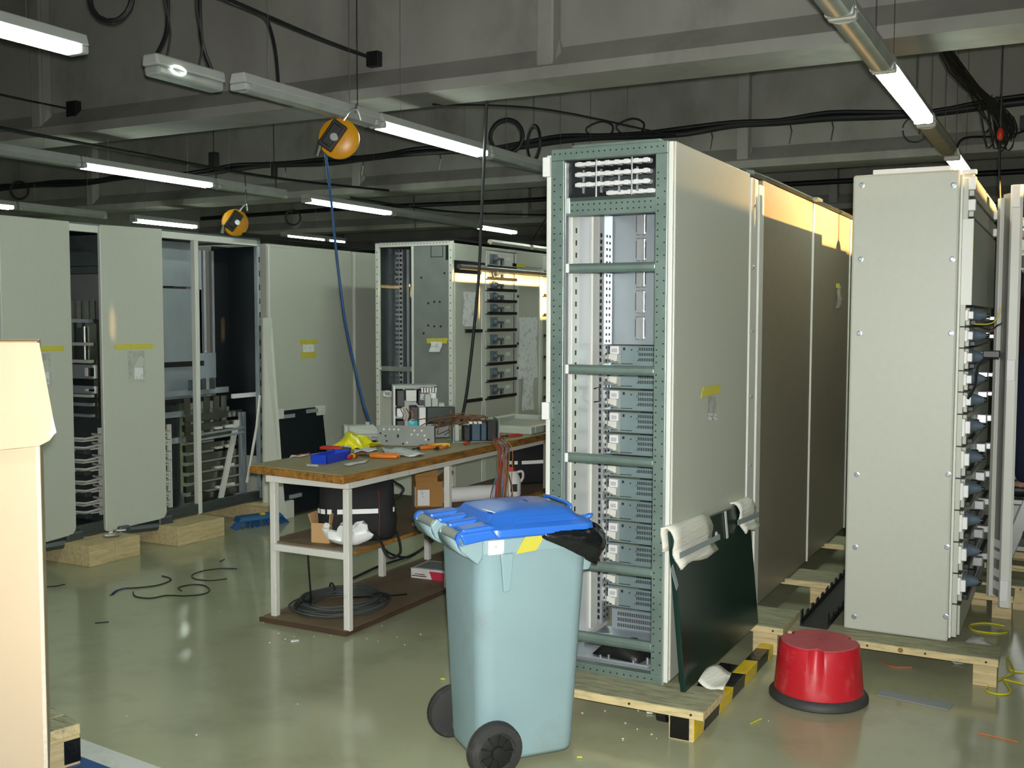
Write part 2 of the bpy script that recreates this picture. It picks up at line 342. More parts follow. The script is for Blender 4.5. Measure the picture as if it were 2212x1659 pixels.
def coil(c, r, nrm, turns, label, squash=1.0, rr=.012, name='cable_ring', M=None, jit=.05):
    c = Vector(c); nrm = Vector(nrm).normalized(); u = nrm.cross(Vector((0, 0, 1))).normalized() if abs(nrm.z) < .9 else Vector((1, 0, 0)); v = nrm.cross(u); rnd = random.Random(hash(label) % 999 if False else len(label))
    pts = []; N = int(28*turns)
    for i in range(N):
        a = 2*math.pi*i/28; k = r*(1+jit*math.sin(a*.37+len(label))+rnd.uniform(-jit, jit)*.3)
        pts.append(c + u*(k*squash*math.cos(a)) + v*(k*math.sin(a)) + nrm*(jit*.5*r*math.sin(a*.61)))
    b = MB().tube(pts, rr, 6); b.cyl(c+Vector((0, 0, r*.98)), (c.x, c.y, ZC-.002), .0025, 4); return tag(b.build(name, M or M_cable, smooth=70), label, 'cable')
coil(P(240, -5, 1, 4.3), .13, (.3, -1, 0), 3, 'black ring of cable hanging at the top left edge', rr=.010)
coil(P(1094, 295, 1, 8.3), .145, (.25, -1, 0), 6, 'big black ring of cable hanging beside the lit lamp', rr=.014)
coil(P(1153, 309, 1, 8.9), .155, (.66, .76, 0), 4, 'narrow black ring of cable hanging left of the tall open cabinet', rr=.012)
coil(P(42, 411, 1, 10.3), .125, (.6, -1, 0), 4, 'black ring of cable under the second beam at far left', rr=.012)
coil(P(633, 470, 1, 14.8), .13, (.6, -1, 0), 3, 'small far ring of cable right of the small orange reel', rr=.012)
coil(P(1978, 280, 1, 10.2), .11, (0, -1, 0), 1.02, 'single loop of thin cable under the lit right lamp', rr=.007)
# cable drop beside the right hand lamp: many thin strands
dr = MB(); rnd = random.Random(3)
for i in range(22):
    x = -.78+rnd.uniform(-.06, .06); y = 7.9+rnd.uniform(-.1, .1); x1 = -.52+rnd.uniform(-.09, .09); z1 = 2.98+rnd.uniform(-.06, .12)
    dr.tube(smoothpath([(-.86, 7.0, 3.46), (x, y, 3.32), (x1-.06, 8.5, 3.12), (x1, 8.7, z1), (x1-.05, 8.75, z1-.05), (x1-.09, 8.7, z1+.18)], 3), .006, 4)
tag(dr.build('cable_bunch', M_cable, smooth=70, ), 'bunch of black cable strands drooping beside the right lamp row', 'cable')
o = tag(MB().box(-.50, -.36, 10.5, 10.62, 3.30, 3.42).build('junction_box', M_black, bev=.006), 'dark socket box below the cable run at right', 'box')
cable('feed_cable', [(-.43, 10.55, 3.30), (-.6, 10.2, 3.2), (-.86, 9.6, 3.12), (-.905, 9.3, 2.97)], .009, 'thin cable dropping from the right socket box to a lamp')
# red hook with thin cable at right, red far hook
M_red = mat('red_paint', '#b0301c', .45, var=.1)
def pendant(x, y, z0, z1, label):
    e = E('pendant_hook', label, 'hook', (x, y, z0))
    MB().lathe((0, 0, 0), (0, 0, 1), [(.006, -.05), (.020, -.035), (.023, 0), (.015, .03), (.006, .04)], 12).build('red_body', M_red, e, smooth=50)
    MB().cyl((0, 0, .04), (0, 0, ZC-z0-.002), .005, 5).build('upper_cable', M_cable, e)
    MB().tube(smoothpath([(0, 0, -.05), (.005, 0, -.35), (.03, 0, -.75)], 5), .008, 5).build('lower_cable', M_cable, e, smooth=70)
q = P(2161, 288, 1, 8.2); pendant(q.x, q.y, q.z, 3.5, 'red hanging hook with thin cable at the right edge')
q = P(893, 382, 1, 13.0); pendant(q.x, q.y, q.z, 3.6, 'small far red hook on a cable behind the lit lamps')
# two dark boxes hanging below the cable at left
for (px, py, h, lb) in ((462, 345, .17, 'wide dark box hanging below the strung cable over the left cabinets'), (592, 370, .16, 'narrow dark box hanging below the strung cable, right of the wider one')):
    q = P(px, py, 1, 9.4 if px < 500 else 10.0); e = E('hanging_box', lb, 'box', q)
    MB().box(-.05 if px < 500 else -.025, .05 if px < 500 else .025, -.04, .04, -h/2, h/2).build('case', M_black, e, bev=.008)
    MB().cyl((0, 0, h/2), (0, 0, ZC-q.z-.002), .005, 5).build('wire', M_cable, e)
    MB().tube(smoothpath([(.02, 0, -h/2), (.03, 0, -.2), (.025, 0, -.32)], 4), .008, 5).build('plug_lead', M_cable, e)
# balancer reels
M_orange = mat('reel_orange', '#d99812', .35, var=.06, dirt='#8a6414', dscale=9, dlo=.6, dhi=.8)
M_bluehose = mat('blue_hose', '#1f4f86', .4, var=.12)
def reel(loc, rz, s, label, ztop):
    e = E('tool_balancer', label, 'balancer', loc, rz)
    MB().lathe((0, -.035*s, 0), (0, 1, 0), [(.02*s, 0), (.085*s, 0), (.115*s, .02*s), (.115*s, .05*s), (.085*s, .07*s), (.02*s, .07*s)], 28).build('drum', M_orange, e, smooth=40)
    h = MB(); Mx = Matrix.Rotation(R(-35), 3, 'Y'); h.cbox((-.03*s, -.05*s, .01*s), (.045*s, .02*s, .085*s), Matrix.Rotation(R(35), 3, 'Y')); h.cbox((-.03*s, -.075*s, .01*s), (.028*s, .012*s, .065*s), Matrix.Rotation(R(35), 3, 'Y')); h.build('spring_housing', M_black, e, bev=.006*s)
    MB().cyl((-.015*s, -.05*s, -.005*s), (-.015*s, -.10*s, -.005*s), .022*s, 14).build('hub', M_brite, e, smooth=40)
    b = MB(); b.tube(smoothpath([(.03*s, -.03*s, .10*s), (.07*s, -.03*s, .15*s), (.10*s, 0, .16*s), (.115*s, .02*s, .11*s)], 4), .008*s, 6); b.build('bracket', M_brite, e, smooth=60)
    MB().tube(smoothpath([(.09*s, 0, .155*s), (.10*s, 0, .2*s), (.09*s, 0, ztop-loc[2])], 4), .007, 5).build('hook', M_chain, e, smooth=60)
    g = MB(); g.cyl((-.105*s, -.02*s, -.03*s), (-.125*s, -.02*s, -.10*s), .016*s, 8); g.build('hose_guide', M_chain, e)
    return e
q = P(733, 300, 2, 2.74)
reel(tuple(q), R(28), 1.10, 'large orange balancer reel with a blue hose', 2.9)
q2 = P(508, 481, 0, -7.4); reel(tuple(q2), R(62), 1.15, 'small distant orange balancer reel above the busbar cabinet', 3.05)
hz = P(797, 915, 2, .985)
cable('air_hose', [over(703, 330, q), over(715, 430, (-4.2, 5.5)), over(727, 550, (-4.25, 5.55)), over(745, 690, (-4.27, 5.6)), over(768, 800, (-4.3, 5.65)), over(785, 870, (-4.15, 5.62)), P(799, 916, 0, -4.09)], .0085, 'blue hose hanging from the orange reel down to the workbench', 'hose', 8, M_bluehose)
cable('power_cable', [over(1052, 210, (-3.75, 6.6)), over(1046, 340, (-3.80, 6.6)), over(1040, 470, (-3.85, 6.6)), over(1034, 600, (-3.86, 6.6)), over(1022, 730, (-3.88, 6.6)), over(1008, 850, (-3.90, 6.6)), (-3.93, 6.6, .86)], .011, 'black cable hanging from the near beam down onto the workbench', 'cable', 8)
cable('hanger_wire', [Vector((-4.1, 5.6, 2.96)), Vector((-4.1, 5.6, ZC-.002))], .003, 'thin wire above the unlit strip light', 'wire', 2)
cable('hanger_wire', [Vector((-6.2, 14.9, ZC-.002)), over(1148, 520, (-6.2, 14.9))], .008, 'thin far cable hanging left of the tall open cabinet', 'wire', 2)
# ================================================================ TALL OPEN CABINET (centre)
def dots(b, pts, ax, r=.0035, d=.0015, n=6):
    for p in pts:
        q = Vector(p); a = Vector((0, 0, 0)); a[ax[0]] = ax[1]*d
        b.cyl(q, q+a, r, n)
    return b
def stuff(o): o['kind'] = 'stuff'; return o
FY = 4.0
mc = EW('switchgear_cabinet', 'tall open cabinet with zinc frame posts and crossbars on the near pallet', 'cabinet', (-1.69, 4.5, .14))
def post(x0, x1, z0, z1):
    o = MB().box(x0, x1, FY, FY+.03, z0, z1).build('post', M_zinc, mc, bev=.003)
    b = MB(); xm = (x0+x1)/2
    dots(b, [(xm+dx, FY, z) for i in range(int((z1-z0-.06)/.025)) for z in [z0+.03+i*.025] for dx in ((-.014,) if i % 2 else (-.014, .014) if i % 4 == 0 else (.014,))], (1, -1))
    stuff(b.build('perforation', M_dark, o)); return o
post(-1.945, -1.886, .14, 2.27); post(-1.487, -1.436, .14, 2.27)
MB().box(-1.884, -1.878, FY+.004, FY+.03, .17, 2.26).build('inner_lip', M_brite, mc); MB().box(-1.436, -1.431, FY, FY+.03, .14, 2.31).build('inner_lip', M_brite, mc)
o = bx('top_rail', M_zinc, mc, -1.945, -1.436, FY, FY+.035, 2.27, 2.318, .003)
stuff(dots(MB(), [(-1.93+i*.025, FY, 2.297) for i in range(20)], (1, -1)).build('perforation', M_dark, o))
bx('roof_flap', M_zinc, mc, -1.87, -1.49, FY+.05, FY+.3, 2.318, 2.336)
o = MB().prism([(-1.878, FY+.004, 2.043), (-1.878, FY+.004, 2.10), (-1.878, FY+.03, 2.118), (-1.878, FY+.05, 2.118), (-1.878, FY+.05, 2.043)], (.391, 0, 0)).build('middle_rail', M_zinc, mc)
stuff(dots(MB(), [(-1.85+i*.0245, FY+.004, z) for i in range(15) for z in (2.062, 2.086)], (1, -1)).build('perforation', M_dark, o))
bx('rail_bracket', M_brite, mc, -1.876, -1.858, FY-.004, FY+.004, 2.05, 2.115, .002)
for z in (1.827, 1.409, 1.039, .588, .282):
    h = .019 if z > .4 else .021
    o = MB().prism([(-1.878, FY+.012, z-h), (-1.878, FY+.004, z-h*.4), (-1.878, FY+.004, z+h*.4), (-1.878, FY+.012, z+h), (-1.878, FY+.035, z+h), (-1.878, FY+.035, z-h)], (.391, 0, 0)).build('crossbar', M_zinc, mc, bev=.003)
    if z > 1: MB().box(-1.876, -1.862, FY-.001, FY+.006, z-h, z+h).build('clip', M_white, o, bev=.002)
o = bx('base_rail', M_zinc, mc, -1.945, -1.436, FY-.005, FY+.035, .14, .178, .003)
stuff(dots(MB(), [(-1.90+i*.03, FY-.005, .158) for i in range(15)], (1, -1)).build('perforation', M_dark, o))
bx('edge_strip', M_cream, mc, -1.966, -1.946, FY, FY+.03, .16, 2.295, .003)
for z0, z1 in ((2.205, 2.285), (1.195, 1.268), (.25, .32)): bx('hinge_block', M_white, mc, -1.975, -1.942, FY-.022, FY-.001, z0, z1, .003)
# right side: cream edge trim and grey side panel
bx('edge_strip', M_cream, mc, -1.428, -1.410, FY-.012, FY+.05, .155, 2.312, .003)
pn = bx('side_panel', M_panel, mc, -1.425, -1.404, FY+.004, 5.07, .16, 2.314, .004)
tp = MB().prism([Vector(q)+Vector((.003, 0, 0)) for q in (P(1512, 860, 0, -1.404), P(1553, 848, 0, -1.404), P(1554, 830, 0, -1.404), P(1517, 836, 0, -1.404))], (.002, 0, 0)).build('tape', M_tape, pn)
bgm = MB(); g = [[P(1528+u*18, 856+v*52, 0, -1.402)+Vector((.003+.006*math.sin(u*9+v*5)*(v*v), 0, 0)) for u in [i/8 for i in range(9)]] for v in [j/10 for j in range(11)]]
bgm.grid(g); part(bgm.build('label_bag', M_bag, pn, smooth=60), 'clear plastic bag of screws')
b = MB(); rnd = random.Random(5)
for i in range(14):
    q = P(1530+rnd.uniform(0, 15), 893+rnd.uniform(0, 13), 0, -1.398); b.cyl(q, q+Vector((.006, .006*rnd.uniform(-1, 1), .005*rnd.uniform(-1, 1))), .0035, 6)
stuff(b.build('screws', M_brite, pn))
# inside
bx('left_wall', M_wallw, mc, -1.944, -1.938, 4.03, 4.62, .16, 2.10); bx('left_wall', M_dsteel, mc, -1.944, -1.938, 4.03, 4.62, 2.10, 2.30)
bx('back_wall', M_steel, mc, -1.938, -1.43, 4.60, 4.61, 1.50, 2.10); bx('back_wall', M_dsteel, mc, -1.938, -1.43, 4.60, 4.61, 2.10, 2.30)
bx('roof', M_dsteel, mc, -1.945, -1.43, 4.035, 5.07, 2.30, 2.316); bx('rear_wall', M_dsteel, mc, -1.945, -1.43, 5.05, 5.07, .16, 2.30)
bx('shelf', M_dsteel, mc, -1.938, -1.49, 4.06, 4.60, 2.100, 2.106)
o = bx('slotted_strip', M_shine, mc, -1.937, -1.930, 4.185, 4.258, .2, 2.095)
b = MB()
for i in range(34): b.box(-1.930, -1.9285, 4.215, 4.227, .24+i*.053, .262+i*.053)
stuff(b.build('slot', M_dark, o))
o = bx('perforated_strip', M_brite, mc, -1.937, -1.912, 4.49, 4.585, .2, 2.095)
b = MB()
for i in range(60):
    for y in (4.515, 4.55): b.box(-1.912, -1.9105, y, y+.012, .22+i*.03, .232+i*.03)
    b.box(-1.932, -1.922, 4.4885, 4.49, .22+i*.03, .238+i*.03)
stuff(b.build('slot', M_dark, o))
bx('corner_strip', M_cream, mc, -1.937, -1.927, 4.40, 4.46, .2, 2.095)
ltc = MB().tube([(-1.93, 4.42, 1.30), (-1.90, 4.42, 1.31), (-1.90, 4.42, 1.245), (-1.93, 4.42, 1.24)], .004, 6).build('latch', M_black, mc)
# oblong plates beside the steel sheet
sd = bx('side_sheet', M_steel, mc, -1.80, -1.44, 4.585, 4.60, 1.50, 2.04)
for a, c in ((460, 507), (515, 563), (581, 620), (628, 676), (685, 733)):
    z1, z0 = P(1390, a, 1, 4.58).z, P(1390, c, 1, 4.58).z
    o = bx('oblong_plate', M_brite, sd, -1.790, -1.748, 4.574, 4.585, z0, z1, .003)
    b = MB()
    for i in range(9):
        z = z0+.012+(z1-z0-.03)*i/8
        for x in (-1.7925, -1.7480): b.box(x, x+.0025, 4.576, 4.585, z, z+.008)
    for z in (z0-.001, z1-.003):
        b.box(-1.79, -1.775, 4.576, 4.585, z, z+.004); b.box(-1.763, -1.748, 4.576, 4.585, z, z+.004)
    stuff(b.build('cut_line', M_dark, o))
# twelve ventilated terminal modules
MH = (1.499-.259)/12
def module0():
    o = MB().box(0, .50, 0, .02, .004, MH-.004).build('module_plate', M_module, None, bev=.004)
    v = MB()
    for i in range(8): v.box(.008+i*.0062, .0115+i*.0062, -.0015, 0, .075, .092)
    for r_ in range(3):
        for i in range(16): v.box(.185+i*.0085, .189+i*.0085, -.0015, 0, .028+r_*.024, .043+r_*.024)
    v.box(.05, .155, -.0015, 0, .0135, .0165); v.box(.108, .118, -.0015, 0, .078, .090); v.cyl((.15, -.0015, .08), (.15, 0, .08), .0035, 8)
    for x, z in ((.178, .07), (.178, .03), (.33, .07), (.33, .03)): v.box(x, x+.004, -.003, 0, z, z+.004)
    stuff(v.build('vent_slots', M_dark, o))
    MB().box(.053, .098, -.03, 0, .060, .098).build('label_holder', M_white, o, bev=.003)
    MB().box(.063, .090, -.0305, -.030, .068, .086).build('label_text', mat('label_grey', '#b9bdc0', .6), o)
    t = MB()
    for i in range(5): t.prism([(.012+i*.0175, 0, .060), (.012+i*.0175, -.012-.009*i, .060), (.012+i*.0175, -.018-.009*i, .045-.004*i), (.012+i*.0175, 0, .026-.004*i)], (.0155, 0, 0))
    t.build('terminal_block', M_cream, o, bev=.0015)
    MB().box(.004, .045, -.012, 0, .024, .030).build('clip', M_brite, o)
    return o
WL = WOFF.pop(mc.name); m0 = module0(); m0.parent = mc
base = Vector((-1.958, 4.575, .259))-WL
m0.location = base
for i in range(1, 12): cop(m0, mc, base+Vector((0, 0, MH*i)))
WOFF[mc.name] = WL
# lower vent plate, floor pan, pouch
o = bx('vent_plate', M_steel, mc, -1.885, -1.44, 4.55, 4.57, .165, .262)
b = MB()
for r_ in range(3):
    for i in range(26): b.box(-1.855+i*.009, -1.851+i*.009, 4.5485, 4.55, .18+r_*.027, .197+r_*.027)
stuff(b.build('vent_slots', M_dark, o))
pan = bx('floor_pan', M_steel, mc, -1.92, -1.50, 4.07, 4.56, .165, .172)
MB().tube([(-1.90, 4.085, .176), (-1.53, 4.085, .176), (-1.51, 4.14, .176), (-1.505, 4.5, .176)], .006, 6).build('lip', M_brite, pan)
b = MB()
for x, y in ((-1.88, 4.12), (-1.75, 4.10), (-1.60, 4.10), (-1.56, 4.16), (-1.55, 4.3), (-1.72, 4.12), (-1.54, 4.42)): b.cyl((x, y, .172), (x, y, .188), .005, 6)
stuff(b.build('stud', M_brite, pan))
for k in (0, 1): MB().cbox((-1.86, 4.30+.07*k, .185), (.05, .016, .006), Matrix.Rotation(R(25), 3, 'Z')).build('white_strip', M_white, pan, bev=.002)
g = []
for j in range(9):
    row = []
    for i in range(11):
        u, v = i/10, j/8; e_ = max(0, 1-((u-.5)*2)**4)*max(0, 1-((v-.5)*2)**4)
        row.append((-1.80+u*.22+.04*v, 4.13+v*.16-.03*u, .176+.062*e_+.010*math.sin(u*14)*math.sin(v*11)*e_))
    g.append(row)
bgp = tag(MB().grid(g).build('parts_bag', M_black, smooth=70, solid=.003), 'crumpled black parts bag lying on the floor pan of the open cabinet', 'bag')
part(MB().cbox((-1.71, 4.185, .243), (.022, .007, .002), Matrix.Rotation(R(-12), 3, 'Z') @ Matrix.Rotation(R(25), 3, 'X')).build('label', M_white, bgp), 'white label')
bx('base_plate', M_dsteel, mc, -1.945, -1.43, 4.04, 5.07, .14, .155)
# busbar supports in the top compartment
for k, (a, c) in enumerate(((350, 340), (372, 362), (394, 384))):
    z = P(1246, a, 1, 4.22).z-.014; x0 = P(1246, a, 1, 4.22).x; x1 = P(1408, c, 1, 4.22).x
    b = MB(); b.box(x0, x1, 4.20, 4.235, z-.008, z+.007)
    for i in range(8):
        x = x0+.01+i*(x1-x0-.03)/7.2; b.box(x, x+.022, 4.196, 4.239, z-.0105, z+.0095)
    b.build('busbar_support', M_white, mc, bev=.002)
b4 = MB(); q = P(1313, 412, 1, 4.30); b4.box(q.x, -1.5, 4.28, 4.315, q.z-.020, q.z-.004)
for i in range(5): b4.box(q.x+.01+i*.045, q.x+.035+i*.045, 4.276, 4.319, q.z-.022, q.z-.002)
b4.build('busbar_support', M_white, mc, bev=.002)
for px in (1262, 1300, 1339, 1378):
    x = P(px, 370, 1, 4.245).x; bx('spacer_bar', M_steel, mc, x-.004, x+.004, 4.236, 4.246, 2.16, 2.26)
for px in (1288, 1365): x = P(px, 370, 1, 4.18).x; MB().cyl((x, 4.18, 2.12), (x, 4.18, 2.30), .004, 6).build('threaded_rod', M_brite, mc); 
# ---------------- row of cabinets standing behind it
def rowcab(y0, y1, label, strip, top=2.31):
    e = EW('switchgear_cabinet', label, 'cabinet', (-1.69, (y0+y1)/2, .14))
    bx('body', M_dsteel, e, -1.96, -1.432, y0+.01, y1-.002, .15, top-.03, .004)
    bx('side_panel', M_barepanel, e, -1.430, -1.404, y0+strip, y1-.012, .155, top, .004)
    if strip > .02:
        o = bx('screw_strip', M_cream, e, -1.430, -1.401, y0+.004, y0+strip*.55, .15, top-.01, .004)
        for z in (2.17, 1.87, 1.56, 1.24, .90): MB().lathe((-1.401, y0+strip*.22, z), (1, 0, 0), [(.011, 0), (.011, .002), (.007, .006)], 10).build('screw', M_brite, o, smooth=40)
        bx('edge_strip', M_cream, e, -1.430, -1.396, y0+strip*.62, y0+strip-.004, .14, top-.03, .004)
    else: bx('edge_strip', M_cream, e, -1.430, -1.398, y0+.002, y0+strip-.002, .15, top-.005, .004)
    return e
c2 = rowcab(5.085, 6.45, 'grey side wall cabinet right behind the tall open cabinet with a bolted strip', .225)
c3 = rowcab(6.452, 7.62, 'sunlit grey cabinet in the middle of the row behind the tall open one', .02)
c4 = rowcab(7.622, 8.75, 'last cabinet of the row, mostly hidden by the closed cabinet with screws', .02)
# lifting rail along the tops
lr = EW('top_rail_run', 'dull folded sheet rail lying on top of the cabinet row', 'rail', (-1.42, 6.5, 2.32))
MB().tube([(-1.44, 5.09, 2.335), (-1.43, 5.42, 2.338), (-1.40, 5.62, 2.325), (-1.40, 6.40, 2.325), (-1.43, 6.46, 2.34), (-1.43, 6.75, 2.338), (-1.40, 6.9, 2.325), (-1.40, 7.55, 2.325), (-1.43, 7.62, 2.34), (-1.43, 7.9, 2.338), (-1.40, 8.05, 2.325), (-1.40, 8.7, 2.325)], .013, 4).build('folded_rail', M_dsteel, lr)
MB().box(-1.41, -1.36, 6.36, 6.50, 2.318, 2.332).build('joint', M_zinc, lr); MB().box(-1.44, -1.40, 5.09, 5.13, 2.316, 2.335).build('joint', M_zinc, lr)
g = [[P(1803+u*14-4*math.sin(v*6)*u, 618+v*48, 0, -1.404)+Vector((.004+.012*math.sin(u*8+v*4)*math.sin(v*3), 0, 0)) for u in [i/6 for i in range(7)]] for v in [j/8 for j in range(9)]]
part(MB().grid(g).build('label_bag', M_bag, c3, smooth=60), 'clear plastic bag taped on')
part(MB().prism([P(1806, 622, 0, -1.401), P(1815, 624, 0, -1.401), P(1813, 612, 0, -1.401), P(1807, 612, 0, -1.401)], (.002, 0, 0)).build('tape', M_tape, c3), 'yellow tape')
# ---------------- pallets under the row
def pallet(label, x0, x1, boards, blocks, z=.14, group=None, y=None):
    e = EW('pallet', label, 'pallet', ((x0+x1)/2, boards[0][0], 0), group)
    for y0, y1 in boards:
        o = bx('deck_board', M_dirtywood, e, x0, x1, y0, y1, z-.004, z, .002); bx('board_edge', M_woodx, o, x0+.0005, x1-.0005, y0+.0005, y1-.0005, z-.036, z-.004, .002)
        for i, xx in enumerate((x1-.05, x1-.30, x1-.55, x1-.80)):
            if xx > x0: MB().cyl((xx, y0-.0015, z-.019), (xx, y0+.003, z-.019), .005, 8).build('nail_hole', M_dark, o)
    for a in blocks: bx('block', M_wood, e, *a, .003)
    return e
p1 = pallet('near wooden pallet under the tall open cabinet', -2.08, -1.195, [(3.79, 4.06), (5.02, 5.37)],
            [(-2.05, -1.95, 3.83, 3.95, 0, .104), (-1.345, -1.225, 5.03, 5.15, 0, .104), (-2.05, -1.95, 5.05, 5.17, 0, .104), (-1.66, -1.56, 5.05, 5.17, 0, .104)])
# front right block wrapped in tape, then the striped runner
M_yel, M_blk = mat('floor_tape_yellow', '#e0c21c', .3, var=.1, scale=30, bump=.2, bscale=60), mat('floor_tape_black', '#131312', .25, var=.2, bump=.3, bscale=50)
bk = bx('block', M_wood, p1, -1.345, -1.245, 3.825, 3.93, 0, .104, .003)
part(MB().box(-1.338, -1.262, 3.821, 3.825, .006, .100).build('tape', M_blk, bk), 'black tape'); part(MB().box(-1.245, -1.241, 3.822, 3.93, .008, .102).build('tape', M_yel, bk), 'yellow tape')
rn = EW('striped_runner', 'floor runner under the near pallet wrapped in yellow and black striped tape', 'runner', (-1.27, 4.6, 0))
bx('runner', M_wood, rn, -1.300, -1.246, 3.936, 5.02, 0, .05, .003)
ed = [3.945, 4.14, 4.33, 4.52, 4.72, 4.92, 5.015]
for i in range(6): MB().prism([(-1.303, ed[i], .002), (-1.303, ed[i]+.02, .053), (-1.243, ed[i]+.03, .053), (-1.243, ed[i]+.01, .002)], (0, ed[i+1]-ed[i]-.002, 0)).build('tape_band', M_blk if i % 2 == 0 else M_yel, rn, bev=.002)
e = EW('castor', 'black castor under the near pallet behind the yellow taped block', 'castor', (-1.42, 3.98, 0))
bx('plate', M_black, e, -1.46, -1.38, 3.93, 4.03, .088, .100, .004); MB().cyl((-1.44, 3.98, .04), (-1.40, 3.98, .04), .04, 18).build('wheel', M_black, e, smooth=40)
for x in (-1.452, -1.388): bx('fork', M_dsteel, e, x-.006, x+.006, 3.955, 4.005, .03, .09)
p2 = pallet('far wooden pallet boards under the row of grey cabinets', -2.08, -1.135, [(6.02, 6.30), (7.1, 7.38), (8.2, 8.4)],
            [(-1.30, -1.20, 6.08, 6.20, 0, .104), (-1.9, -1.8, 6.08, 6.2, 0, .104), (-1.3, -1.2, 7.15, 7.27, 0, .104), (-1.9, -1.8, 7.15, 7.27, 0, .104)])
for i, (y0, y1) in enumerate(((4.35, 4.75),)):
    tag(bx('floor_plate', M_black, None, -1.42, -1.33, y0, y1, 0.001, .02, .004), 'black flat bar lying under the leaning green panel', 'bar')
# ---------------- leaning green panel with foam corners
gp = EW('foam_wrapped_board', 'dark green panel with white foam corners leaning on the tall cabinet', 'panel', (-1.34, 4.5, .14))
BL, BR, TL, TR = Vector((-1.322, 3.955, .142)), Vector((-1.322, 5.05, .142)), Vector((-1.376, 3.935, .785)), Vector((-1.376, 5.035, .735))
nG = ((BR-BL).cross(TL-BL)).normalized(); nG = nG if nG.x > 0 else -nG
MB().prism([BL, BR, TR, TL], -nG*.022).build('sheet', M_green, gp, bev=.003)
def onp(u, v, d=0): return BL*(1-u)*(1-v)+BR*u*(1-v)+TL*(1-u)*v+TR*u*v+nG*d
M_foam = mat('foam_wrap', '#dcdcd0', .75, var=.05, scale=20, bump=.6, bscale=45, stretch=(.2, .2, 3.5))
M_gtape = mat('grey_tape', '#8f9a9c', .35, var=.08)
def foam(u0, u1, depth, lab):
    rows = []
    for k in range(15):
        t = k/14
        if t < .25: v, d = 1.0-.12*(.25-t)/.25*1.0, -.034
        elif t < .42: a = (t-.25)/.17*math.pi; v, d = 1.012+.02*math.sin(a), -.034+.045*(1-math.cos(a))/2
        else: v = 1.012-(t-.42)/.58*depth; d = .011+.018*((t-.42)/.58)**2+.005*math.sin(t*14)
        rows.append([onp(u0+(u1-u0)*i/6, v+.015*math.sin(i*1.1)*(t > .6), d+.004*math.sin(i*2+k)) for i in range(7)])
    o = part(MB().grid(rows).build('foam_corner', M_foam, gp, smooth=80, solid=.009), lab)
    return o
f1 = foam(-.035, .40, .235, 'white ribbed foam corner at the front'); f2 = foam(.80, 1.03, .22, 'white ribbed foam corner at the rear')
def strip(a, c, wd, d=.035):
    a, c = onp(a[0], a[1], d), onp(c[0], c[1], d); t = (c-a).normalized(); s = nG.cross(t)*wd/2
    return part(MB().prism([a-s, c-s, c+s, a+s], nG*.002).build('tape', M_gtape, gp), 'grey tape')
strip((-.03, .86), (.45, .86), .024, .032); strip((.70, .90), (1.03, .89), .024, .034)
strip((-.06, .80), (-.02, .66), .03, .008); part(MB().prism([onp(.62, 1.0, .003), onp(.645, 1.0, .003), onp(.645, .80, .003), onp(.62, .80, .003)], nG*.002).build('tape', M_cream, gp), 'pale tape')
part(MB().cyl(onp(.50, .86, .0), onp(.50, .86, .003), .014, 12).build('hole_plug', M_cream, gp), 'pale round plug')
fq = (P(1535, 1446, 2, .165), P(1580, 1455, 2, .15), P(1562, 1502, 2, .135), P(1508, 1478, 2, .160)); fs = []
for j in range(7): fs.append([(fq[0]*(1-i/6)+fq[1]*i/6)*(1-j/6)+(fq[3]*(1-i/6)+fq[2]*i/6)*(j/6)+Vector((0, 0, .012*math.sin(i*.8+j*.5)+.012)) for i in range(7)])
tag(MB().grid(fs).build('foam_scrap', M_foam, smooth=70, solid=.006), 'scrap of pale foam lying on the near pallet corner beside the green panel', 'foam')
# ================================================================ CLOSED CABINET ON THE RIGHT
rc = EW('drawer_cabinet', 'closed grey cabinet with screwed end panel and drawers with blue grey knobs', 'cabinet', (-.71, 5.95, .14))
MB().box(-.925, -.49, 5.19, 7.5, .15, 2.15).build('body', M_panel, rc, bev=.004)  # hidden far end and lowered top shaped to set the sun patch edge
ep = MB().box(-.942, -.478, 5.158, 5.186, .142, 2.288).build('end_panel', M_panel, rc, bev=.010)
for py in (400, 560, 720, 1025, 1182, 1332):
    for px in (1862, 2060):
        q = P(px-(py-400)*.018, py, 1, 5.158)
        s_ = MB().lathe((q.x, 5.158, q.z), (0, -1, 0), [(.013, 0), (.013, .002), (.008, .003), (.007, .007)], 12).build('screw', M_steel, ep, smooth=40)
bx('edge_strip', M_cream, rc, -.4765, -.466, 5.165, 5.20, .16, 2.27, .002)
bx('top_tray', M_white, rc, -.86, -.52, 5.19, 5.26, 2.152, 2.312, .004)
bx('roof_sheet', M_zinc, rc, -.98, -.60, 5.9, 6.7, 2.152, 2.162, .003)
